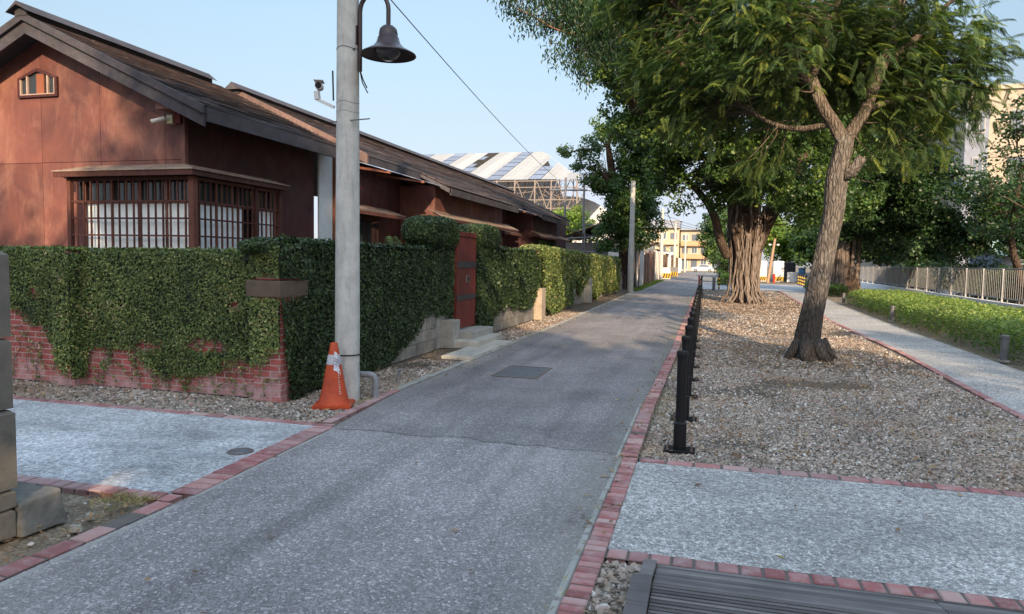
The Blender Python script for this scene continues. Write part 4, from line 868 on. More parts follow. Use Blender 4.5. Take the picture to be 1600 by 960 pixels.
# ---------------------------------------------------------------- broken stone pillar and block at the left edge
pl = thing('stone_pillar', (-4.1, 2.75, 0), 'weathered stone gate pillar cut off by the left edge of the photo', 'pillar')
m = MB()
for i, (z0, z1) in enumerate(((.0, .16), (.17, .27), (.28, .72), (.73, 1.12), (1.13, 1.60))):
    j = random.uniform(-.02, .012) if i < 3 else 0; m.bbox(-4.5, -3.705+j, 2.42+j, 3.0+j, z0, z1, .02)
m.build('stone_course', m_concrete('sandy_stone', (.17, .15, .12), (.07, .06, .05), .8), pl); MB().box(-4.47, -3.75, 2.47, 2.95, 0, 1.58).build('core', MORTAR, pl)
bk = MB(); v = [(-4.6, 3.005, -.01), (-3.68, 3.005, -.01), (-3.66, 3.29, -.01), (-4.6, 3.34, -.01), (-4.6, 3.015, .21), (-3.71, 3.015, .175), (-3.68, 3.27, .195), (-4.6, 3.32, .22)]
bk.add(v, [(4,5,6,7),(0,1,5,4),(1,2,6,5),(2,3,7,6),(3,0,4,7)]); b_ = bk.build('concrete_block', CONCD)
md = b_.modifiers.new('b', 'BEVEL'); md.width = .02; md.segments = 3; md2 = b_.modifiers.new('s', 'SUBSURF'); md2.subdivision_type = 'SIMPLE'; md2.levels = md2.render_levels = 4
tx = bpy.data.textures.new('rough', 'CLOUDS'); tx.noise_scale = .12; md3 = b_.modifiers.new('d', 'DISPLACE'); md3.texture = tx; md3.strength = .03
tag(b_, 'dark mossy concrete block beside the stone pillar', 'block')
def rock(x, y, s, label):
    ang = [(i+random.uniform(-.2, .2))*2*PI/7 for i in range(7)]; m = MB()
    lo = [(x+s*math.cos(a)*random.uniform(.8, 1.1), y+s*.7*math.sin(a), -.01) for a in ang]; hi = [(x+(p[0]-x)*.8, y+(p[1]-y)*.8, s*.45+random.uniform(-.006, .006)) for p in lo]
    m.add(lo+hi, [tuple(range(7, 14))]+[(i, (i+1) % 7, 7+(i+1) % 7, 7+i) for i in range(7)]); tag(m.build('stone', simple('pale_stone', (.5, .46, .4))), label, 'stone')
rock(-3.56, 3.36, .04, 'flat pale stone on the dirt nearest the block'); rock(-3.49, 3.18, .05, 'larger pale stone on the dirt near the brick edge')

# ---------------------------------------------------------------- boardwalk
dk = thing('boardwalk', (2, 2.6, 0), 'grey timber boardwalk in the bottom right corner beside the brick edge', 'boardwalk')
m = MB()
for i, y in enumerate(np.arange(3.70, 3.36, -.036)):
    z = .012+.06*(3.70-y)/.34
    for x0, x1 in ((-.20, 1.1), (1.105, 2.6), (2.605, 4.2), (4.205, 6)): m.box(x0, x1, y-.025, y, z-.03, z)
m.build('ramp_board', DECK, dk); m = MB()
for y in np.arange(3.335, .2, -.034):
    for x0, x1 in ((-.20, .78), (.785, 2.3), (2.305, 4.2), (4.205, 6)):
        z = .075; m.box(x0, x1, y-.023, y, z-.03, z)
m.build('deck_board', DECK, dk); MB().box(-.2, 6, .2, 3.66, -.02, .012).build('underside', DARKP, dk)
MB().add([(-.27, 3.71, .0), (-.205, 3.71, .0), (-.205, 3.36, .085), (-.27, 3.36, .085), (-.27, 3.71, .03), (-.205, 3.71, .03), (-.205, 3.36, .10), (-.27, 3.36, .10)], [(4,7,6,5),(0,4,5,1),(0,3,7,4),(1,5,6,2)]).box(-.30, -.205, .2, 3.358, -.02, .10).build('edge_board', DECK, dk)

# ---------------------------------------------------------------- kerb bollards
def make_bollard(x, y):
    t = thing('bollard', (x, y, 0), '', 'bollard', 'black bollards along the brick kerb')
    MB().lathe((x, y, 0), [(.041, .20), (.041, .80), (.046, .801), (.048, .812), (.048, .850), (.043, .858), (0, .858)], 20).build('post', BLACK, t, True)
    MB().lathe((x, y, 0), [(.054, .012), (.054, .225), (.057, .226), (.057, .238), (.042, .25)], 20).build('sleeve', BLACK, t, True)
    m = MB(); m.bbox(x-.13, x+.13, y-.09, y+.09, -.004, .014, .003); m.build('base_plate', BLACK, t)
    for sx in (-1, 1):
        for sy in (-1, 1): MB().lathe((x+sx*.1, y+sy*.06, .014), [(.013, 0), (.013, .012), (.007, .013), (.007, .035), (0, .035)], 6).build('bolt', RUST, t)
    return t
BOLL = [(-.18, 6.12)]; y = 7.38
while y < 46.5: BOLL.append((-.18-.0035*(y-6), y)); y += 1.27
ords = ['nearest', 'second', 'third', 'fourth', 'fifth', 'sixth', 'seventh', 'eighth', 'ninth', 'tenth', 'eleventh', 'twelfth', 'thirteenth', 'fourteenth', 'fifteenth', 'sixteenth', 'seventeenth', 'eighteenth', 'nineteenth', 'twentieth',
        'twenty-first', 'twenty-second', 'twenty-third', 'twenty-fourth', 'twenty-fifth', 'twenty-sixth', 'twenty-seventh', 'twenty-eighth', 'twenty-ninth', 'thirtieth', 'thirty-first', 'thirty-second', 'thirty-third', 'thirty-fourth']
b0 = make_bollard(*BOLL[0])
for i, (x, y) in enumerate(BOLL):
    o = b0 if i == 0 else copy_tree(b0, (x, y, 0))
    o['label'] = 'black steel bollard, %s%s in the row beside the brick kerb' % (ords[i], ' to the camera' if i == 0 else ' from the near end')
    if i and 0: pass
tag(MB().tube([(-.5, 47, 0), (-.5, 47, .75)], .05, 10).lathe((-.5, 47, .75), [(.06, 0), (.07, .05), (0, .1)], 10).build('marker_post', REDP), 'small red marker post past the last black bollard', 'post')

# path lights
def path_light(x, y, label):
    t = thing('path_light', (x, y, 0), label, 'path light', 'grey path lights by the hedge')
    MB().lathe((x, y, 0), [(.062, .03), (.062, .36), (.066, .362), (.066, .372), (.055, .374), (.055, .41), (.068, .412), (.068, .455), (.06, .46), (0, .46)], 20).build('post', GALV, t, True)
    MB().lathe((x, y, 0), [(.09, 0), (.09, .03), (.062, .032)], 20).build('base', CONC2, t); return t
l0 = path_light(4.98, 13.9, 'grey cylinder path light at the near end of the hedge')
for p, lb in (((5.28, 22.9, 0), 'grey cylinder path light half hidden in the middle of the hedge'), ((5.6, 32.5, 0), 'farthest grey path light sunk in the hedge')):
    o = copy_tree(l0, p); o['label'] = lb

# ---------------------------------------------------------------- hedge
def hedge(name, label, path_, wd, h, size, n, mat=HEDGE):
    Vs = []; P = []; 
    L = [(Vector((*a, 0)), Vector((*b, 0))) for a, b in zip(path_[:-1], path_[1:])]; tot = sum((b-a).length for a, b in L)
    for a, b in L:
        k = int(n*(b-a).length/tot); t = RNG.random(k); sside = RNG.uniform(0, wd, k); d = (b-a).normalized()
        edge = np.minimum(sside, wd-sside); x = a.x+(b.x-a.x)*t+d.y*sside; y = a.y+(b.y-a.y)*t-d.x*sside
        nz_ = vnoise(2.4, 8)(np.stack([x, y, x*0], 1))*.05+vnoise(7, 9)(np.stack([x, y, x*0], 1))*.045
        hh = (h*(1-np.exp(-edge/.10)*.75)+nz_)*np.where(RNG.random(k) < .6, RNG.uniform(.8, 1.08, k), RNG.uniform(.05, 1, k))
        P.append(np.stack([x, y, hh], 1))
    P = np.concatenate(P); k = len(P); NN = norm(RNG.normal(0, .6, (k, 3))+np.array([0, -.1, 1])); D = norm(np.cross(NN, RNG.normal(size=(k, 3)))); s = size*RNG.uniform(.6, 1.3, k)
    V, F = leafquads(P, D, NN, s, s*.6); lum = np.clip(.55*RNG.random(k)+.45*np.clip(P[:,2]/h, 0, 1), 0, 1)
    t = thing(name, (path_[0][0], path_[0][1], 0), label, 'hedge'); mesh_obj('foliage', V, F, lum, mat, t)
    m = MB()
    for a, b in L:
        d = (b-a).normalized()
        for j in range(int((b-a).length*14)):
            p = a.lerp(b, random.random())+Vector((d.y, -d.x, 0))*random.uniform(.03, wd-.05); m.tube([p, p+Vector((random.uniform(-.08, .08), random.uniform(-.08, .08), h*.8))], [.006, .003], 4, cap=False)
    m.build('stems', TWIG, t)['kind'] = 'stuff'; return t
hedge('hedge', 'low bright green hedge between the garden path and the white railing wall', [(5.05, 10), (5.12, 14), (5.25, 21), (5.7, 33)], 2.7, .58, .07, 66000)
hedge('hedge', 'small clipped hedge left of the fig trunk across the far street', [(.75, 55), (.75, 58)], 2.2, .75, .14, 3500, FICY)
hedge('hedge', 'dark rounded hedge behind the leaning trunk at the path end', [(5.6, 40), (6.4, 52)], 1.6, .55, .12, 7000, FIC)

# ---------------------------------------------------------------- right wall and railings
W0, W1 = Vector((9.0, 12, 0)), Vector((10.9, 60, 0)); wd_ = (W1-W0).normalized()
rwl = MB(); q = Vector((wd_.y, -wd_.x, 0))*.2
rwl.prism([(W0.x, W0.y), (W1.x, W1.y), (W1.x+q.x, W1.y+q.y), (W0.x+q.x, W0.y+q.y)], -.02, .46); tag(rwl.build('low_wall', WPAINT), 'low white painted wall carrying the steel railings on the right', 'wall')
rail = thing('railing', (9.3, 14, .42), 'long row of welded steel railing panels standing on the low white wall', 'railing')
RAILO = ORG[rail.name]
def railing(L=1.95):
    m = MB(); r_ = .022; zb, zt = .58, 1.60
    m.tube([(0, .06, zb), (0, .06, zt-.1), (0, .10, zt-.03), (0, .17, zt), (0, L-.17, zt), (0, L-.10, zt-.03), (0, L-.06, zt-.1), (0, L-.06, zb)], r_, 8); m.tube([(0, .06, zb+.02), (0, L-.06, zb+.02)], r_*.9, 8)
    t = m.build('panel', STEEL, smooth=True, base=(0, 0, 0))
    m = MB()
    for i in range(1, 10): y = .06+(L-.12)*i/10; m.tube([(0, y, zb+.02), (0, y, zt)], .0075, 6, cap=False)
    m.build('balusters', STEEL, t)
    for y in (.45, L-.45): MB().tube([(0, y, .40), (0, y, zb)], .02, 8).build('leg', STEEL, t)
    t.parent = rail; return t
rp = railing(); pp0 = MB().box(-.03, .03, -.025, .025, .40, 1.60).build('post', STEEL, base=(0, 0, 0)); pp0.parent = rail
ang = -math.atan2(wd_.x, wd_.y); k = 0; s_ = 1.5
while s_ < 44:
    P = W0+wd_*s_+q*.5-RAILO; o = rp if k == 0 else copy_tree(rp, None, rail); o.location = (P.x, P.y, P.z); o.rotation_euler.z = ang
    pq = pp0 if k == 0 else copy_tree(pp0, None, rail); pq.location = (P.x, P.y, P.z); pq.rotation_euler.z = ang
    k += 1; s_ += 2.02
# ---------------------------------------------------------------- trees
def finish_foliage(t, parts, mat, nm='foliage'):
    V = np.concatenate([p[0] for p in parts]); o = 0; Fs = []
    for p in parts: Fs.append(p[1]+o); o += len(p[0])
    return mesh_obj(nm, V, np.concatenate(Fs), np.concatenate([p[2] for p in parts]), mat, t)
T1 = [(-0.72,14.5,6.26,1.01,1.38),(0.06,13.8,4.63,0.93,0.95),(0.68,12.0,5.46,1.01,1.01),(0.95,13.6,3.6,0.72,0.60),(1.83,15.0,5.63,1.24,1.12),(2.66,13.6,5.63,0.99,0.99),(3.07,13.0,4.29,0.84,0.6),(3.84,14.0,5.78,0.88,1.0),(4.12,14.0,4.35,0.55,0.55),(3.43,13.6,3.78,0.7,0.4),(3.0,13.2,3.5,.35,.25),
      (0.27,13.0,7.32,1.31,0.99),(1.84,12.0,6.72,1.07,0.88),(3.58,14.0,7.2,1.1,0.88),(2.8,14.6,4.61,0.71,0.5),(.2,12.3,5.7,.8,.8),(3.9,12.9,4.9,.8,.6),(-.5,13.5,5.3,.9,.8),(.9,14.6,4.9,1,.8),(3.2,14.8,5.0,1,.9),(-1.8,14.5,6.8,.9,.8),(-1.2,14.2,5.4,.8,.7),(-.8,14,4.5,.6,.5),(2.0,14.2,5.0,.8,.6),(1.45,12.4,5.25,.5,.38),(2.75,12.4,4.95,.42,.32),(2.0,12.2,6.0,.75,.45),(3.1,12.5,5.8,.5,.4),(.9,12.4,4.6,.5,.35),(-.9,13.2,7.4,.8,.8)]
t1 = thing('leaning_tree', (1.75, 13, 0), 'near leaning tree with rough bark and feathery leaves in the gravel bed', 'tree')
m = MB(); trunk = [(1.75,13,-.05),(1.73,13,.12),(1.71,13,.39),(1.78,13,.89),(1.87,13,1.44),(1.94,13,1.99),(2.02,13,2.53),(2.04,13,3.06),(2.12,13,3.54),(2.16,13,3.80)]
rough_tube(m, trunk, [.30,.24,.203,.178,.170,.162,.160,.172,.148,.128], 56, 7, .10, 3, .05)
for a in (0, 1.1, 2.2, 3.3, 4.3, 5.3):
    m.tube([(1.75+.15*math.cos(a), 13+.15*math.sin(a), .30), (1.75+.30*math.cos(a), 13+.3*math.sin(a), .08), (1.75+.46*math.cos(a+.2), 13+.46*math.sin(a+.2), -.04)], [.13, .09, .04], 10)
m.tube([(2.12, 12.95, 3.1), (2.26, 12.9, 3.18), (2.36, 12.88, 3.34), (2.40, 12.86, 3.40)], [.11, .10, .085, .07], 12, jit=lambda i, k: random.uniform(.9, 1.12))
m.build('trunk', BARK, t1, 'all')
limbs = [([(2.14,13,3.66),(1.95,13,4.0),(1.77,13,4.29),(1.54,13.2,4.94),(1.31,13.4,5.55),(1.01,13.6,6.74),(.8,13.5,7.6)], [.125,.108,.10,.09,.08,.065,.04]),
         ([(2.15,13,3.7),(2.32,13,3.98),(2.43,13,4.19),(2.71,13.2,4.98),(2.91,13.3,5.73),(3.03,13.3,6.65),(3.2,13.6,7.4)], [.118,.10,.092,.082,.07,.055,.03]),
         ([(2.43,13,4.19),(2.9,13.1,4.35),(3.4,13.3,4.5),(3.9,13.6,4.9),(4.4,14,5.4)], [.06,.05,.04,.03,.015]),
         ([(1.54,13.2,4.94),(1.0,13.1,5.2),(.4,13,5.3),(-.3,13.4,5.9),(-.9,14,6.6)], [.07,.065,.055,.045,.025]),
         ([(1.95,13,4.0),(1.5,13.2,3.95),(1.0,13.4,4.1),(.3,13.6,4.6)], [.06,.05,.04,.025]),
         ([(2.71,13.2,4.98),(3.3,13.5,5.5),(3.8,13.9,6.1),(4.4,14.1,6.6)], [.06,.05,.04,.02]),
         ([(1.6,13.1,4.8),(1.8,12.6,5.4),(1.85,12.2,6.2),(1.8,12,6.9)], [.06,.05,.04,.02])]
nodes = []
for p, r_ in limbs:
    m = MB(); Q = rough_tube(m, p, r_, 16, 5, .06, 5, .04); m.build('limb', BARKL, t1, 'all'); nodes += Q[3:]
T1 += [(1.2,14.5,9.2,2.4,1.4),(3.4,14.8,8.8,1.8,1.2),(-.6,14.6,8.9,1.3,1.0)]
CP = crown_points(T1[:-3], 19, .6); cn_ = vnoise(2.1, 17)(CP)+.5*vnoise(5, 18)(CP); CP = CP[cn_ < .32]; CP = np.concatenate([CP, crown_points(T1[-3:], 2.2, .6)]); m = MB(); twigs(m, CP, nodes, .55, .009); m.build('twigs', TWIG, t1)
idx = np.repeat(np.arange(len(CP)), 11); bs = CP[idx]+RNG.normal(0, .13, (len(idx), 3)); ctr = np.array([1.9, 13.4, 5.0])
dr = norm(bs-ctr)*.55+RNG.normal(0, .75, (len(idx), 3)); dr[:,2] = dr[:,2]*.55-.22
f1 = fronds(bs, dr, .26, 10, .088, .018); v1 = f1
finish_foliage(t1, [f1], FROND)
print('T1 fronds', len(bs))
# big fig with aerial roots
BAN = [(-3.3,26,9.66,1.7,1.62),(-2.74,28,7.79,1.49,1.49),(-1.23,28,5.9,1.47,1.35),(0.48,29,4.9,1.5,1.0),(1.51,27,5.56,1.9,1.4),(3.91,30,4.4,1.76,1.2),(4.69,33,6.67,2.19,1.92),(-0.59,27,8.4,2.1,2.1),(2.58,31,9.75,2.6,2.6),(5.61,32,5.0,1.32,1.5),
       (-1.58,26,12.17,2.7,2.02),(1.78,29,13.53,2.9,2.18),(6.22,34,10.35,2.49,2.77),(8.33,34,7.82,1.64,1.37),(-2.1,29,4.6,0.8,0.7),(-1.18,28,4.2,0.7,0.6),(.1,29,4.1,.8,.5),(-2.0,27,7.0,1.3,1.2),(-3.2,25.5,8.6,1.2,1.1),(-.6,26.5,6.6,1.5,1.2),(1,25,7.6,1.8,1.5),(-3.9,24,10.2,1.3,1.0),(-1.5,24,9.6,1.6,1.3),(3.4,27,7.2,1.8,1.5),(2.2,28.2,4.5,1.2,.7)]
t2 = thing('fig_tree', (1.5, 31, 0), 'big fig tree whose thick trunk is wrapped in pale aerial roots', 'tree')
m = MB(); rough_tube(m, [(1.53,31,-.1),(1.52,31,.35),(1.49,31,1.15),(1.45,31,2.22),(1.43,31,3.0),(1.42,31,3.7)], [.64,.52,.48,.54,.66,.54], 64, 7, .22, 4, .08); m.build('trunk', BARKB, t2, 'all')
nodes = []
for p, r_ in [([(1.15,31,2.6),(1.1,31,3.6),(.95,30.8,4.6),(.5,30,6.0),(-.3,29,8),(-1,28,10)], [.42,.40,.36,.28,.2,.1]), ([(1.7,31,2.2),(2.2,31.3,3.3),(2.8,31.8,4.4),(3.6,32,5.8),(4.6,33,7.6)], [.42,.36,.32,.24,.12]),
              ([(1.5,31,3),(1.65,31,4.2),(1.8,30.8,6),(2.0,30.5,8.5),(2.2,30.5,11)], [.5,.42,.32,.24,.12]), ([(.8,30.8,1.9),(.45,30.5,2.6),(.2,30.2,3.5),(-.3,29.6,4.3),(-1.2,28.6,5.2),(-2.2,28,6.6)], [.2,.17,.16,.13,.1,.06]), ([(2.6,31.5,4.1),(4.2,31.5,4.6),(5.4,32,5.4)], [.2,.16,.08])]:
    m = MB(); Q = rough_tube(m, p, r_, 20, 6, .10, 7, .05); m.build('limb', BARKB, t2, 'all'); nodes += Q[4:]
m = MB(); 
for i in range(44):
    a = random.uniform(PI*.95, PI*2.08) if i < 37 else random.uniform(0, PI); z1 = random.uniform(2.2, 4.4); pts = []; aa = a; zz = z1; r_ = random.choice((.016, .022, .03, .045, .06))
    n_ = 14
    for j in range(n_):
        z = z1*(1-j/(n_-1))-.03; R_ = np.interp(z, [0, .35, 1.2, 2.2, 3.2, 4.2], [.74, .59, .52, .57, .69, .60])*random.uniform(1.03, 1.13)
        if z < .25: R_ += random.uniform(0, .22)
        pts.append((1.48+R_*math.cos(aa), 31+R_*math.sin(aa), z)); aa += random.uniform(-.11, .11)
    m.tube(pts, [r_*random.uniform(.8, 1.2) for _ in pts], 7)
m.build('aerial_roots', ROOTM, t2, 'all')
CP = crown_points(BAN, 4.2, .55); m = MB(); twigs(m, CP, nodes, .45, .02); m.build('twigs', TWIG, t2)
finish_foliage(t2, [leafcloud(CP, RNG.uniform(.35, .62, len(CP)), 105, .15, .085)], FIC); print('BAN', len(CP))
# high branch hanging into the sky
LBR = [(-5.2,17.9,8.4,.5,.4),(-4.3,18.2,8.5,.8,.5),(-3.7,18.6,7.1,.55,.5),(-3.2,18.8,6.6,.5,.45),(-3.0,19,7.9,.8,.6),(-5.11,18,8.09,.41,.33),(-4.59,18,7.74,.49,.38),(-4.04,18,6.88,.38,.30),(-3.86,18.5,7.91,.75,.5),(-3.25,19,7.25,.6,.5),(-2.91,20,8.33,.89,.71),(-3.55,19,8.89,1.02,.6),(-2.5,19.5,7.2,.5,.5),(-2.0,20,7.9,.9,.8),(-1.9,20.5,6.9,.7,.6)]
t3 = thing('overhanging_branch', (-.2, 28, 0), 'thin leaved high branch reaching left over the lane into open sky', 'branch')
m = MB(); Q = rough_tube(m, [(-.6,29,8.0),(-1.2,23,8.0),(-2.6,20,7.9),(-3.8,18.6,7.6),(-4.6,18,7.9),(-5.2,18,8.2)], [.12,.09,.05,.028,.018,.008], 10, 6, .05, 2, .04); m.build('limb', simple('reddish_bark', (.30, .17, .11), (.2, .11, .08)), t3, 'all')
CP = crown_points(LBR, 34, .6); m = MB(); twigs(m, CP, Q, .35, .005); m.build('twigs', TWIG, t3)
k = len(CP); n_ = 26; idx = np.repeat(np.arange(k), n_); P = CP[idx]+RNG.normal(0, .14, (k*n_, 3)); D = norm(RNG.normal(0, .5, (k*n_, 3))+np.array([0, 0, -1])); NN = norm(np.cross(D, RNG.normal(size=(k*n_, 3))))
V, F = leafquads(P, D, NN, .14*RNG.uniform(.7, 1.3, k*n_), .040); mesh_obj('foliage', V, F, RNG.random(k*n_)*.6, FICD, t3)

def tree(name, label, E_, trunk_pts, trunk_r, mat, dens, nper, L, W, cr=(.4, .7), limbs_=None, bark=BARKB, tw=.4):
    t = thing(name, (trunk_pts[0][0], trunk_pts[0][1], 0), label, 'tree')
    m = MB(); nodes = rough_tube(m, trunk_pts, trunk_r, 20, 6, .12, int(abs(trunk_pts[0][0])*7)+1, .05); m.build('trunk', bark, t, 'all'); nodes = list(nodes[len(nodes)//2:])
    m = MB()
    for (x, y, z, rx, rz) in E_:
        b = min(nodes, key=lambda q_: (q_-Vector((x, y, z))).length); r_ = trunk_r[-1]*.6; Q = wander(b, (x, y, z), 7, .10, .05); m.tube(Q, [r_*(1-.12*i) for i in range(7)], 8); nodes += Q[3:]
    m.build('limbs', bark, t, 'all')
    CP = crown_points(E_, dens, .5); m = MB(); twigs(m, CP, nodes, tw, .018); m.build('twigs', TWIG, t)
    finish_foliage(t, [leafcloud(CP, RNG.uniform(*cr, len(CP)), nper, L, W)], mat); print(name, len(CP)*nper); return t
tree('fig_tree', 'ragged fig tree above the far ivy wall, left of the lane', [(-5.43,41,9.28,1.28,1.1),(-4.38,42,7.21,1.5,1.68),(-6.08,41,6.21,1.3,.9),(-4.41,43,4.78,1.7,1.4),(-3.78,44,6.31,1.17,1.56),(-5.4,42,3.58,1.2,.9),(-3.24,43,3.64,.69,.8),(-6.34,40,7.9,.8,.9),(-4.27,44,9.79,1.4,1.4),(-8.18,40,7.74,.44,.51),(-7.1,40,7.0,.73,.29),(-4.9,41.3,5.6,1.4,1.2),(-5.0,41,4.2,1.3,1.0),(-4.0,41.5,3.0,1.0,.8),(-3.9,42,8.5,1.4,1.2),(-5.6,41,2.7,.9,.6)],
     [(-4.46,43,-.1),(-4.7,42.6,1.5),(-4.81,42.3,2.9),(-5.3,42,5),(-5.54,42,6.3),(-5.76,41,8.2)], [.42,.36,.33,.3,.26,.14], FIC, 4.4, 95, .17, .10, (.35, .6))
m = MB()
for i in range(60):
    a = Vector((-6.2, 40.6, 6.9))+Vector((random.gauss(0, .6), random.gauss(0, .4), random.gauss(0, .5))); m.tube(wander((-5.6, 41.4, 6.2), a, 5, .25), [.03, .022, .016, .012, .006], 4, cap=False)
for i in range(10): x = -4.5+random.uniform(-1, 1); m.tube(wander((x, 42.4, random.uniform(3, 5)), (x+random.uniform(-.3, .3), 42.4, 0), 8, .06), .045, 6)
tag(m.build('bare_vines', simple('dead_vine', (.20, .14, .12), (.13, .09, .08))), 'tangle of bare brown twigs and hanging roots on the ragged fig', 'vine')
tree('fig_tree', 'broad dark fig tree with rooted trunk right of the leaning trunk', [(8.62,42,5.61,2.06,2.06),(10.24,40,5.72,1.93,1.93),(7.9,47,4.0,1.8,.9),(9.88,43,3.91,2.11,1.4),(11.2,40,3.8,1.61,1.35),(7.82,40,7.37,1.64,1.31),(9.09,38,7.35,1.23,.92),(12.1,40,3.0,1.28,.96),(5.4,45,5.4,2.2,.9),(8.14,44,3.95,1.82,1.26)],
     [(7.7,44,-.1),(7.6,44,1),(7.4,44,2.2),(7.5,44,3.4),(8,43.5,5)], [.85,.62,.55,.5,.3], FICD, 2.6, 100, .19, .11, (.5, .85))
m = MB()
for i in range(22):
    a = random.uniform(PI, 2*PI); pts = [(7.6+(.62+random.uniform(0, .1)+max(0, .5-z)*.5)*math.cos(a+z*.05), 44+.62*math.sin(a), z) for z in (3.2, 2.6, 2, 1.4, .8, .3, 0)]; m.tube(pts, random.uniform(.04, .08), 6)
tag(m.build('hanging_roots', ROOTM, smooth=True), 'curtain of hanging roots round the dark fig trunk by the railing', 'roots')
tree('street_tree', 'thin dark leaved tree behind the railing at the right edge', [(10.36,31,4.53,1.1,1.1),(11.12,31,5.96,1.1,1.1),(10.8,32,3.0,1.1,.7),(11.49,30,3.72,1.2,1.2),(10.6,30,7.1,.9,.4),(10.4,29,7.4,.5,.3),(12.11,30,6.69,1.2,1.2)],
     [(12,32,0),(11.8,32,1.4),(11.4,31.8,2.6),(11.3,31.4,4),(11.3,31,5.5)], [.16,.14,.12,.10,.06], FICD, 5, 42, .16, .075, (.3, .5), bark=BARKB, tw=.8)
tree('street_tree', 'broad dark tree behind the railing in front of the beige building', [(13.4,38,3.4,2.2,1.7),(15.8,38,4.0,2.3,2.0),(12.4,37,4.9,1.5,1.1),(17.5,37,3.4,2.2,1.8),(14.6,38,5.2,1.6,.9)], [(14.6,38,0),(14.5,38,1.3),(14.4,38,2.8)], [.28,.22,.16], FICD, 2.2, 95, .2, .11, (.45, .75))
tree('street_tree', 'rounded mid green tree right of the far yellow flats', [(.62,64,3.68,1.4,2.2),(1.51,62,2.0,1.2,1.3),(1.2,66,5.4,1.6,1.5)], [(1.6,64,0),(1.5,64,1.2),(1.3,64,2.6)], [.25,.2,.14], FIC, 2.6, 100, .22, .13, (.5, .8))
tree('street_tree', 'bright yellow green tree above the white boxes across the street', [(6.73,76,4.2,2.26,1.94),(8.29,76,3.4,2.25,1.6),(6.0,78,5.6,2.0,1.6),(11.24,80,3.6,2.35,2.02),(9.6,78,5.4,2.2,1.8)], [(7.6,77,0),(7.5,77,1.6),(7.4,77,3)], [.35,.25,.18], FICY, 1.5, 100, .27, .16, (.6, 1))
tree('street_tree', 'sunlit yellow green tree seen under the derelict hall roof', [(-11.3,58,4.9,1.7,1.3),(-9.8,59,4.2,1.2,1.0),(-12.6,60,4.2,1.5,1.2)], [(-11.2,58.5,0),(-11.3,58.5,2),(-11.3,58.5,3.8)], [.25,.2,.14], FICY, 2.4, 100, .21, .13, (.5, .8))
tree('street_tree', 'dark background tree beyond the railing between the figs', [(14.6,60,4,2.6,2.2),(16,58,3.0,2.4,1.8),(12.5,62,3.8,2.4,2),(18.5,58,3.2,2.2,2.0),(14,60,6.4,2,1.6)], [(15,60,0),(15,60,1.6),(15,60,3)], [.3,.25,.18], FICD, 1.2, 110, .26, .15, (.6, 1))
tree('street_tree', 'green background tree filling the gap under the dark fig canopy', [(9.8,70,3.6,3,2.4),(14.5,74,4.2,3,2.6),(12,72,6.2,3,2.4)], [(12,72,0),(12,72,1.6),(12,72,3.4)], [.35,.28,.18], FIC, .9, 110, .30, .18, (.7, 1.1))
# unseen trees added behind the viewer to shade the near lane
def added_shade_tree(x, y, s_, lab):
    E_ = [(x+dx*s_, y+dy*s_, z*s_, rx*s_, rz*s_) for dx, dy, z, rx, rz in ((0,0,8.6,2.8,2.2),(-2.4,.6,6.6,2.3,1.8),(2.5,-.4,6.8,2.3,1.9),(.3,1.4,5.6,2.2,1.6),(-.4,-1.5,10.2,1.8,1.4))]
    tree('street_tree', lab, E_, [(x,y,0),(x,y,2*s_),(x+.1,y,4.4*s_),(x,y,6.5*s_)], [.45,.35,.3,.2], FIC, .62, 45, .42, .27, (.9, 1.3))
added_shade_tree(10.6, -12, 1.07, 'broad unseen tree added for shade behind the viewer on the garden side'); added_shade_tree(2.9, -13, 1.36, 'tall unseen tree added for shade behind the viewer beside the lane')
added_shade_tree(-1.5, -13.5, .92, 'round unseen tree added for shade behind the viewer over the lane'); added_shade_tree(-8, -14, .98, 'low unseen tree added for shade behind the viewer on the house side'); added_shade_tree(17, -11, 1.15, 'spreading unseen tree added for shade behind the viewer near the railings')
added_shade_tree(6.2, -15, .86, 'lower bushy unseen tree added for shade behind the viewer'); added_shade_tree(-4.6, -16, .8, 'small unseen tree added for shade behind the viewer left of the lane')
# palm
pm = thing('palm', (-6.1, 14.2, 0), 'small fan of palm fronds rising behind the ivy wall', 'palm'); m = MB(); m.tube([(-6.1,14.2,0),(-6.15,14.2,1.3)], [.06,.05], 8); m.build('trunk', TWIG, pm)
Vp = []
for c in ((-6.45,14.2,1.55),(-5.95,14.3,1.5)):
    for i in range(13):
        a = random.uniform(0, 2*PI); e_ = random.uniform(.3, 1.3); d = np.array([math.cos(a)*math.cos(e_), math.sin(a)*math.cos(e_), math.sin(e_)]); Vp.append((c, d))
fp = fronds(np.array([v[0] for v in Vp]), np.array([v[1] for v in Vp]), .62, 16, .22, .02); mesh_obj('fronds', *fp, HEDGE, pm)

# ---------------------------------------------------------------- derelict hall
hl = thing('derelict_hall', (-25, 72, 0), 'derelict hall with torn cream and blue striped sheet roof on bare trusses', 'hall')
EY, EZ, RY, RZ = 66.0, 9.35, 80.0, 14.15
def hp(x, t, dz=0): return (x, EY+(RY-EY)*t, EZ+(RZ-EZ)*t+dz)
cr = MB(); skl = MB(); edges = [-44]
strips = [(-38.2, -36.6), (-33.6, -32.0), (-29.4, -27.9), (-25.3, -23.9), (-21.2, -19.8), (-16.9, -15.6)]
xr_end = lambda x: min(1, max(.15, (-12.0-x)/6.6)) if x > -18.6 else 1
prev = -44
def strip(m, a, b, t0=0, t1=None, dz=0):
    ta = min(t1 if t1 else 1, xr_end(a)); tb = min(t1 if t1 else 1, xr_end(b)); m.add([hp(a, t0, dz), hp(b, t0, dz), hp(b, tb, dz), hp(a, ta, dz)], [(0,1,2,3)])
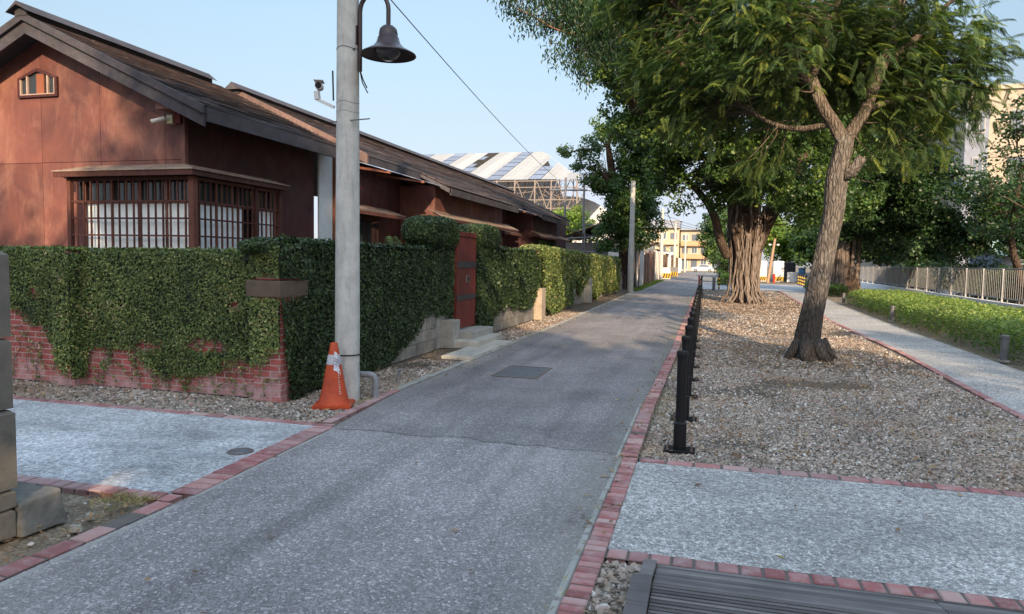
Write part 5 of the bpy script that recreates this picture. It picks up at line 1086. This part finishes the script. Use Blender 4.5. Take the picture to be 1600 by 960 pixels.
for a, b in strips+[(-12.0, -12.0)]:
    x = prev
    while x < a-.05: x2 = min(a, x+1.1); strip(cr, x, x2); x = x2
    prev = b
cr.build('roof_sheet', ROOFC, hl)
for j, (a, b) in enumerate(strips):
    n = 7; skl = MB()
    for i in range(n):
        if j == 3 and i in (4, 6): continue
        t0, t1 = i/n+.008, (i+1)/n-.008
        if t1 > xr_end(b): break
        w_ = (b-a) if not (j == 3 and i in (3, 5)) else (b-a)*.55; skl.add([hp(a+.05, t0, .01), hp(a+w_-.05, t0, .01), hp(a+w_-.05, t1, .01), hp(a+.05, t1, .01)], [(0,1,2,3)])
    skl.build('skylight_strip', SKYL, hl)
m = MB(); m.add([(-12, 66, EZ), (-12, 94, EZ), (-18.6, 80, RZ)], [(0,1,2)]); m.add([hp(-44, 1), hp(-18.6, 1), (-18.6, 94, EZ), (-44, 94, EZ)], [(0,1,2,3)]); m.build('hip_sheet', SHEETW, hl)
m = MB()
for x in (-24, -22, -20, -18.2, -16.2, -14.6, -13.2, -12.1):
    m.tube([(x, 66.05, 0), (x, 66.05, EZ-.05)], .075, 6); m.tube([(x, 70, 0), (x, 70, EZ+1)], .05, 6)
for z in (9.2, 8.6, 7.4, 6.6): m.tube([(-24, 66.05, z), (-12, 66.05, z)], .05, 6)
for i, x in enumerate(np.arange(-24, -12.5, 1.0)):
    m.tube([(x, 66.05, 6.6 if i % 2 else 9.2), (x+1, 66.05, 9.2 if i % 2 else 6.6)], .04, 5); m.tube([(x, 67.5, 9.5 if i % 2 else 7.4), (x+1, 67.5, 7.4 if i % 2 else 9.5)], .035, 5)
for x in (-20, -16.2, -12.1): m.tube([(x, 66.05, 7), (x, 80, 12)], .05, 5); m.tube([(x, 66.05, 8.5), (x, 74, 9)], .05, 5)
for i in range(26): x = random.uniform(-22, -12.5); m.tube([(x, 66+random.uniform(0, 3), random.uniform(7, 9.2)), (x+random.uniform(-2, 2), 66+random.uniform(0, 3), random.uniform(5.5, 9))], .03, 4)
m.build('truss', TRUSS, hl)
ah = thing('arched_shed', (-20, 90, 0), 'pale arched roof shed seen through the derelict hall trusses', 'shed')
m = MB(); n = 16
for i in range(n):
    a, b = PI*i/n, PI*(i+1)/n; m.add([(-17-6.2*math.cos(a), 86, 5.2+4.4*math.sin(a)), (-17-6.2*math.cos(b), 86, 5.2+4.4*math.sin(b)), (-17-6.2*math.cos(b), 110, 5.2+4.4*math.sin(b)), (-17-6.2*math.cos(a), 110, 5.2+4.4*math.sin(a)), (-17, 86, 5.2)], [(0,1,2,3), (0,4,1)])
m.build('roof', SHEETW, ah); MB().box(-23.1, -10.9, 86.1, 110, 0, 5.2).build('wall', WPAINT, ah)
# steel posts and broken roof between house and hall
fr = thing('steel_frame', (-8.2, 48, 0), 'bare steel posts and rails of a torn down shed before the ragged fig', 'frame')
m = MB()
for x, y, h in ((-9.4, 47, 7.2), (-8.3, 48, 6.9), (-7.5, 44, 4), (-7.0, 46, 3.6), (-6.6, 48, 3.4), (-6.2, 44, 3.2), (-9.9, 45, 3)): m.tube([(x, y, 0), (x, y, h)], .07 if h > 5 else .04, 6)
m.tube([(-10.5, 47, 6.4), (-8, 47.5, 6.4)], .06, 6); m.tube([(-9.9, 45, 3), (-6.2, 44, 3.2)], .04, 5); m.tube([(-9.9, 45, 2.2), (-6.2, 44, 2.2)], .04, 5); m.tube([(-7.5, 44, 3.9), (-7.0, 44, 3.9)], .04, 5)
for i in range(7): x = -9.6+i*.55; m.tube([(x, 45, 2.2 if i % 2 else 3.2), (x+.5, 45, 3.2 if i % 2 else 2.2)], .025, 4)
m.build('framework', GALV, fr)
rs = thing('ruined_shed', (-8.6, 52, 0), 'low ruined shed with brown grey roof beyond the end of the terrace', 'shed')
m = MB(); slope(m, -10.5, 4.1, -6.8, 3.1, 47, 58, .3, (.8, 1.6)); m.build('roof', BONE, rs); MB().box(-10.4, -7, 48, 58, 0, 2.9).build('wall', BONE, rs)

# ---------------------------------------------------------------- tin fences and shacks along the left of the far lane
tin = [m_corr('fence_grey', (.28, .26, .25), (.18, .13, .11), 1, 40), m_corr('fence_rust', (.24, .12, .09), (.16, .09, .07), 1, 40), m_corr('fence_pale', (.50, .52, .54), (.34, .32, .3), 1, 40), m_corr('fence_maroon', (.20, .07, .07), (.14, .07, .06), 1, 40), simple('timber_fence', (.24, .16, .11), (.15, .10, .07), 3, .9)]
fx = lambda y: -4.25-.004*(y-40)
desc = ['weathered grey tin fence beside the pole at the ivy wall end', 'pale tin fence panel next to the weathered grey one', 'rusty tin fence in the middle of the shack row', 'maroon tin fence before the pole with dangling cables', 'timber fence at the foot of the pole with dangling cables',
        'grey tin fence just past the pole with dangling cables', 'orange brown fence behind the striped barrier', 'pale fence in front of the shop awnings', 'short rusty fence near the distant pole', 'last timber fence before the yellow flats', 'far grey fence at the end of the lane']
ylist = [39.5, 45, 49, 54, 60, 66, 73, 81, 90, 100, 113, 128]; mt = [0, 2, 1, 3, 4, 0, 1, 2, 1, 4, 0]
for i in range(11):
    a, b = ylist[i], ylist[i+1]-.3; h = random.uniform(2.1, 2.6); x = fx(a); t = thing('tin_fence', (x, (a+b)/2, 0), desc[i], 'fence'); m = MB(); y = a
    while y < b: y2 = min(b, y+random.uniform(.7, 1.1)); m.box(x-.03+random.uniform(-.02, .02), x+.0, y, y2-.01, 0, h+random.uniform(-.15, .15)); y = y2
    m.build('panel', tin[mt[i]], t)
    for y in np.arange(a, b, 1.8): MB().box(x+.005, x+.07, y, y+.08, 0, h+.12).build('post', WHITE if i % 3 == 1 else TWIG, t)
sd_ = ['brown roofed shack behind the tin fence nearest the ragged fig', 'low grey roofed shack second behind the tin fences', 'white walled shack behind the pole with dangling cables', 'dark roofed shack before the yellow flats', 'small far shack at the end of the fence row']
for i, (y, h, mt_) in enumerate(((54, 3.4, BROWNR), (64, 3.0, BONE), (76, 3.6, BROWNR), (92, 3.4, BONE), (112, 3.8, BROWNR))):
    t = thing('shack', (-7.2, y, 0), sd_[i], 'house'); MB().box(-10, -5.0, y-3.5, y+3.5, 0, h-.6).build('wall', (CREAM, WPAINT, BONE)[i % 3], t)
    m = MB(); m.add([(-10.3, y-3.9, h-.1), (-7.4, y-3.9, h+1.0), (-4.5, y-3.9, h-.6), (-10.3, y+3.9, h-.1), (-7.4, y+3.9, h+1.0), (-4.5, y+3.9, h-.6), (-7.4, y-3.9, h+.9), (-7.4, y+3.9, h+.9)], [(0,3,4,1),(1,4,5,2),(0,1,6),(1,2,6),(2,5,7,6),(0,6,7,3)]); m.build('roof', mt_, t)
    wn = MB().box(-7.6, -6.4, y-3.56, y-3.505, 1.2, 2.2).build('window', RUST, t); MB().box(-7.5, -6.5, y-3.575, y-3.565, 1.3, 2.1).build('pane', WINF, wn)
for x, y, lb in ((-3.95, 70, 'black and yellow striped barrier board beside the orange brown fence'), (-3.75, 82, 'smaller striped barrier board farther up the lane')):
    t = thing('barrier_board', (x, y, 0), lb, 'barrier'); MB().box(x-.5, x+.5, y, y+.06, .05, 1.15).build('board', WPAINT if y < 75 else GALV, t); m = MB(); m2 = MB()
    m.box(x-.5, x+.5, y-.012, y-.002, .1, .62).build('yellow_band', STRIPY, t)
    for i in range(4): xx = x-.46+i*.24; m2.add([(xx, y-.02, .12), (xx+.11, y-.02, .12), (xx+.23 if i < 3 else xx+.2, y-.02, .6), (xx+.12, y-.02, .6), (xx, y-.014, .12), (xx+.11, y-.014, .12)], [(0,1,2,3)])
    m2.build('stripe', STRIPB, t)
gr_ = RNG.random((6000, 1)); yy = 39+gr_[:,0]*26; P = np.stack([np.interp(yy, [39, 65], [-4.2, -4.3])+RNG.random(6000)*.55, yy, np.full(6000, .05)], 1); D = norm(RNG.normal(0, .4, (6000, 3))+np.array([0, 0, 1])); NN = norm(np.cross(D, RNG.normal(size=(6000, 3))))
V, F = leafquads(P, D, NN, .16*RNG.uniform(.5, 1.4, 6000), .02); tag(mesh_obj('grass', V, F, RNG.random(6000), HEDGE, base=(-4, 50, 0)), 'strip of green weeds at the foot of the tin fences', 'grass', kind='stuff')

# ---------------------------------------------------------------- far apartment blocks
def flats(name, label, x0, x1, y0, y1, floors, fh, wall, band, nwin, side=None):
    t = thing(name, ((x0+x1)/2, (y0+y1)/2, 0), label, 'building'); H_ = floors*fh+.6; MB().box(x0, x1, y0, y1, 0, H_).build('wall', wall, t)
    MB().box(x0-.15, x1+.15, y0-.9, y1, H_, H_+.12).build('roof', CONC2, t)
    for k_ in range(1, floors):
        z = k_*fh; bo_ = MB().box(x0+.1, x1-.1, y0-.9, y0-.002, z-.1, z+.08).box(x0+.1, x1-.1, y0-.95, y0-.85, z+.085, z+.95).build('balcony', band, t)
        m = MB()
        for x in np.arange(x0+.3, x1-.2, .35): m.box(x, x+.04, y0-.94, y0-.9, z+.955, z+1.15)
        m.build('rail', WHITE, bo_)
    w_ = (x1-x0)/nwin
    for k_ in range(floors):
        for i in range(nwin):
            x = x0+w_*(i+.18); z = k_*fh+(1.0 if k_ else .2); f_ = MB().box(x, x+w_*.62, y0-.06, y0-.005, z, z+(1.35 if k_ else 2.2)).build('window', (WHITE, RUST)[(i+k_) % 2], t)
            MB().box(x+.08, x+w_*.31-.03, y0-.075, y0-.065, z+.08, z+(1.27 if k_ else 2.1)).box(x+w_*.31+.03, x+w_*.62-.08, y0-.075, y0-.065, z+.08, z+(1.27 if k_ else 2.1)).build('pane', WINF, f_)
    return t
flats('apartment_building', 'yellow three storey flats with rust window grilles, left at the lane end', -14.5, -5.9, 150, 162, 3, 2.75, YEL, YEL, 4)
MBt = flats('apartment_building', 'cream flats with an orange balcony band in the middle at the lane end', -5.7, .1, 153, 164, 3, 2.65, CREAM, ORNG, 3)
flats('apartment_building', 'pale cream flats furthest right at the lane end', .3, 7.5, 154, 166, 3, 2.4, CREAM, CREAM, 3)
flats('apartment_building', 'grey flats half hidden far left behind the fence row', -26, -15, 152, 165, 3, 2.5, BLUEG, CREAM, 4)
t = thing('rooftop_hut', (-8, 158, 9), 'blue grey rooftop hut on the yellow flats', 'hut'); MB().box(-12, -5.9, 154, 161, 9.0, 10.6).build('wall', BLUEG, t); MB().box(-12.2, -5.7, 153.8, 161.2, 10.6, 10.7).build('roof', SHEETW, t)
def car(x, y, rot, label, body):
    t = thing('parked_car', (x, y, 0), label, 'car'); pr2 = [(-2.1, .3), (-2.15, .65), (-1.95, .88), (-1.1, .95), (-.55, 1.38), (.95, 1.40), (1.6, 1.0), (2.05, .92), (2.12, .45), (2.1, .3)]
    m = MB(); n = len(pr2); m.add([(px_, -.82, pz) for px_, pz in pr2]+[(px_, .82, pz) for px_, pz in pr2], [tuple(range(n-1, -1, -1)), tuple(range(n, 2*n))]+[(i, (i+1) % n, n+(i+1) % n, n+i) for i in range(n)])
    for i, p in enumerate(m.v): m.v[i] = (p[0]+x, p[1]*(.86 if p[2] > 1.2 else 1)+y, p[2])
    bo_ = m.build('body', body, t); md = bo_.modifiers.new('b', 'BEVEL'); md.width = .06; md.segments = 2
    MB().add([(x-.95, y-.83, 1.0), (x+1.35, y-.83, 1.0), (x+.85, y-.74, 1.32), (x-.5, y-.74, 1.32)], [(0,1,2,3)]).build('side_window', DGLASS, t)
    for sx in (-1.3, 1.3):
        w_ = MB().tube([(x+sx, y-.84, .32), (x+sx, y-.62, .32)], .32, 18).build('wheel', STRIPB, t); MB().tube([(x+sx, y-.85, .32), (x+sx, y-.842, .32)], .18, 12).build('rim', STEEL, w_)
    t.rotation_euler.z = rot; return t
car(-.9, 138, 0, 'white car crossing at the far end of the lane', simple('white_car_paint', (.75, .77, .8), (.7, .72, .75), rough=.25))
# right edge building
rbd = thing('apartment_building', (24, 64, 0), 'tall beige tiled building with a blue grey corner behind the right trees', 'building')
MB().box(16.6, 34, 55, 92, 0, 13.6).build('wall', PINKT, rbd); MB().box(16.55, 17.95, 54.9, 54.998, 0, 12.6).box(16.5, 16.598, 54.9, 70, 7.3, 7.9).build('corner_band', BLUEG, rbd)
MB().box(16.4, 34.2, 54.8, 92, 13.601, 13.9).build('parapet', CREAM, rbd)
for k_ in range(4):
    for (x, w_) in ((17.0, .7), (19.2, 1.4), (22, 1.4), (25, 1.4), (28, 1.4)):
        f_ = MB().box(x, x+w_, 54.84, 54.896, 1.4+k_*3.1, 2.9+k_*3.1).build('window', GALV, rbd); MB().box(x+.07, x+w_/2-.03, 54.82, 54.835, 1.47+k_*3.1, 2.83+k_*3.1).box(x+w_/2+.03, x+w_-.07, 54.82, 54.835, 1.47+k_*3.1, 2.83+k_*3.1).build('pane', WINF, f_)
    for y in (58, 63, 68, 73, 78):
        f_ = MB().box(16.54, 16.598, y, y+1.5, 1.4+k_*3.1, 2.9+k_*3.1).build('window', GALV, rbd); MB().box(16.52, 16.535, y+.08, y+1.42, 1.48+k_*3.1, 2.82+k_*3.1).build('pane', WINF, f_)
gs = thing('shed', (18, 46, 0), 'green roofed shed beyond the railing at the right edge', 'shed'); MB().box(15.4, 21, 44, 49, 0, 2.3).build('wall', BLUEG, gs)
MB().add([(15.0, 43.6, 2.3), (21.4, 43.6, 2.3), (21.4, 46.5, 3.6), (15.0, 46.5, 3.6), (21.4, 49.4, 2.3), (15.0, 49.4, 2.3)], [(0,1,2,3),(3,2,4,5)]).build('roof', m_corr('pale_green_roof', (.30, .42, .36), (.24, .34, .3), 0, 30), gs)

for i, (x, y, lb) in enumerate(((12.2, 27, 'dark shrub behind the near railing at the right edge'), (12.6, 33, 'dark shrub behind the railing beside the thin tree'), (13, 40, 'dark shrub behind the railing left of the thin tree'), (13.4, 48, 'dark shrub behind the far railing by the dark fig'), (14.6, 30, 'tall dark shrub at the right edge behind the thin tree'))):
    tree('shrub', lb, [(x, y, .9, 1.6, .9), (x+1.2, y+2, 1.1, 1.6, 1.1), (x+.8, y-2, .8, 1.5, .8)]+([(x, y, 2.4, 1.5, 1.2)] if i == 4 else []), [(x, y, 0), (x, y, .4), (x, y, .9)], [.1, .08, .05], FICD, 2.2, 70, .17, .09, (.4, .6))

# ---------------------------------------------------------------- things across the street, right of the fig
for x0, x1, lb in ((4.75, 5.35, 'white equipment cabinet left of the twin lamp pole'), (5.95, 6.85, 'white equipment cabinet right of the twin lamp pole')):
    t = thing('cabinet', ((x0+x1)/2, 70, 0), lb, 'cabinet'); MB().bbox(x0, x1, 70, 70.5, .1, 1.95, .02).build('case', WPAINT, t); MB().box(x0+.05, x1-.05, 69.985, 69.998, .3, 1.85).build('door', WHITE, t); MB().box(x0, x1, 69.9, 70.55, 0, .1).build('base', CONC2, t)
    m = MB()
    m.box(x0, x1, 69.975, 69.983, .12, .5).build('yellow_band', STRIPY, t); m = MB()
    for i in range(3): xx = x0+.03+i*(x1-x0-.1)/3; m.add([(xx, 69.97, .13), (xx+.09, 69.97, .13), (xx+.19, 69.97, .48), (xx+.1, 69.97, .48)], [(0,1,2,3)])
    m.build('stripe', STRIPB, t)
tl = thing('lamp_pole', (5.3, 66, 0), 'leaning brown lamp pole with two small lamps across the street', 'lamp pole')
MB().tube([(5.15, 66, 0), (5.62, 66, 3.9)], [.14, .10], 12).build('post', simple('tan_pole', (.42, .27, .17), (.34, .22, .15)), tl, True)
for sx in (-1, 1): l_ = MB().tube([(5.55, 66, 3.4), (5.55+sx*.28, 66, 3.35)], .03, 6).build('arm', GALV, tl); MB().lathe((5.55+sx*.34, 66, 3.25), [(0, 0), (.12, .06), (.13, .16), (0, .2)], 12).build('lamp_head', WHITE, l_)
t = thing('hydrant', (5.75, 67, 0), 'small red standpipe at the foot of the twin lamp pole', 'hydrant'); MB().lathe((5.75, 67, 0), [(.14, 0), (.14, .1), (.09, .12), (.09, .6), (.13, .62), (.13, .7), (.06, .8), (0, .82)], 14).build('barrel', REDP, t); MB().tube([(5.6, 67, .5), (5.9, 67, .5)], .05, 8).build('outlet', REDP, t)
bb = thing('water_tank', (8.37, 70, 0), 'small blue bin with lid on the white wall across the street', 'bin'); MB().lathe((8.37, 69.6, 0), [(.25, .6), (.3, 1.0), (.3, 1.25)], 16).box(8.1, 8.64, 69.35, 69.9, 0, .6).build('body', BLUEB, bb); MB().lathe((8.37, 69.6, 1.252), [(.34, 0), (.34, .06), (.1, .12), (0, .12)], 16).build('lid', BLUEB, bb)
yw = thing('street_wall', (10, 71, 0), 'long white wall behind the blue bin', 'wall'); MB().box(7.2, 14.5, 70.4, 70.6, 0, .95).build('wall', WPAINT, yw)
sh_ = thing('equipment_box', (8, 74, 0), 'dark grey equipment box behind the white wall', 'box'); MB().bbox(7.0, 8.2, 73, 74, 0, 1.9, .03).build('case', GALV, sh_); MB().box(7.06, 8.14, 72.97, 72.998, .1, 1.8).build('louvre', BARGE, sh_)
def striped_post(x, y, label=None):
    t = thing('striped_post', (x, y, 0), label, 'post', 'black and yellow striped posts across the street'); MB().lathe((x, y, 0), [(.05, 0), (.05, .9), (.03, .93), (0, .93)], 10).build('post', STRIPB, t); m = MB()
    for z in (.12, .36, .60): m.lathe((x, y, 0), [(.0515, z), (.0515, z+.12)], 10)
    m.build('stripe', STRIPY, t); return t
s0 = striped_post(.73, 46.7, 'striped black and yellow post standing alone left of the big fig trunk')
for i, (x, y) in enumerate(((7.2, 62), (7.1, 60), (7.0, 58), (6.9, 56), (6.8, 54))):
    o = copy_tree(s0, (x, y, 0)); o['label'] = 'striped black and yellow post, %s from the near end by the dark hedge' % ('farthest', 'fourth', 'third', 'second', 'first')[i]
tag(MB().lathe((.39, 43.2, 0), [(.09, 0), (.09, .72), (.1, .73), (.1, .8), (0, .82)], 14).build('grey_bollard', GALV, smooth=True), 'thick grey bollard between the black row and the big fig trunk', 'bollard')
# dark gate hut on the far right of lane
t = thing('street_hut', (2.6, 95, 0), 'dark hut right of the lane before the yellow flats', 'hut'); MB().box(1.4, 4, 92, 98, 0, 2.6).build('wall', simple('dark_slate', (.06, .06, .07)), t); MB().box(.9, 4.2, 91.5, 98.5, 2.6, 2.75).build('roof', GALV, t)
# dry grass tufts along the kerb edges
Vs, Fs, Rs, o_ = [], [], [], 0
for (x0, x1, y0, y1, n_) in ((-.50, -.28, 5.8, 9, 520), (-.52, -.40, 9, 22, 420), (-.50, -.44, 2.5, 3.7, 60), (-3.66, -3.58, 6.6, 16, 520), (-4.4, -3.7, 7.3, 9, 220), (-3.75, -3.42, 2.6, 3.72, 420), (-3.70, -3.40, 3.55, 3.72, 260), (-4.45, -4.3, 7, 18, 300), (-.66, -.61, 2, 9, 160), (.9, 2.4, 12.4, 13.8, 120), (4.85, 5.1, 9, 30, 900)):
    P = np.stack([RNG.uniform(x0, x1, n_), RNG.uniform(y0, y1, n_), np.full(n_, .012)], 1); keep = vnoise(4, 41)(P*np.array([1, 1, 0])) > -.25; P = P[keep]; k = len(P)
    D = norm(RNG.normal(0, .8, (k, 3))*np.array([1, 1, 0])+np.array([0, 0, .55])); NN = norm(np.cross(D, RNG.normal(size=(k, 3)))); L_ = RNG.uniform(.03, .075, k); V, F = leafquads(P+D*L_[:,None]*.45, D, NN, L_, .005)
    Vs.append(V); Fs.append(F+o_); o_ += len(V); Rs.append(RNG.random(k))
tag(mesh_obj('dry_grass', np.concatenate(Vs), np.concatenate(Fs), np.concatenate(Rs), m_leaf('dry_grass_blade', [(0, (.20, .17, .08)), (.6, (.38, .31, .16)), (.85, (.46, .38, .2)), (1, (.12, .17, .05))], .2, .7), base=(0, 8, 0)), 'thin dry grass and weeds along the kerbs and walls', 'grass', kind='stuff')
tag(stones('gravel', [(-.62, -.46, 5.8, 20, 60, .012, .022), (-3.64, -3.3, 6.1, 20, 60, .012, .024), (-.5, 3, 5.45, 5.74, 70, .01, .02), (-8, -3.6, 5.7, 5.95, 90, .01, .022)]), 'small stones spilled over the brick kerbs', 'gravel', kind='stuff')
# ---------------------------------------------------------------- fallen leaves and paint mark
n = 5200; reg = [(-.45, 3.3, 6, 30, 6500), (-.6, 3.6, 24, 36, 3200), (.5, 3.2, 11.5, 15, 1500), (-3.5, -.7, 16, 40, 420), (-3.6, -3.2, 8, 36, 300), (-.8, -.5, 4, 36, 420), (-4.4, -3.65, 6, 34, 1300), (-9, -4.4, 6, 6.7, 220), (-5, -3.4, 2.6, 3.6, 160), (-.3, 5, 3.9, 5.6, 14), (-3.3, -.7, 2.5, 15, 26)]
P = np.concatenate([np.stack([RNG.uniform(a, b, k), RNG.uniform(c, d, k), np.full(k, .022)], 1) for a, b, c, d, k in reg]); k = len(P)
NN = norm(RNG.normal(0, .25, (k, 3))+np.array([0, 0, 1])); D = norm(np.cross(NN, RNG.normal(size=(k, 3)))); V, F = leafquads(P, D, NN, .06*RNG.uniform(.4, 1.4, k), .024)
tag(mesh_obj('fallen_leaves', V, F, RNG.random(k), m_leaf('fallen_leaf', [(0, (.10, .05, .025)), (.5, (.22, .11, .05)), (1, (.36, .25, .11))], .1, .7), base=(0, 20, 0)), 'scattered brown fallen leaves on the gravel and lane', 'fallen leaves', kind='stuff')
V, F = leafquads(np.array([(.44, 4.02, .012)]), np.array([(.9, -.4, 0.)]), np.array([(0, 0, 1.)]), .055, .018); tag(mesh_obj('fallen_leaf', V, F, [.5], simple('yellow_leaf', (.55, .42, .1), (.45, .3, .08))), 'single yellow leaf on the pebble pavement beside the boardwalk', 'leaf')
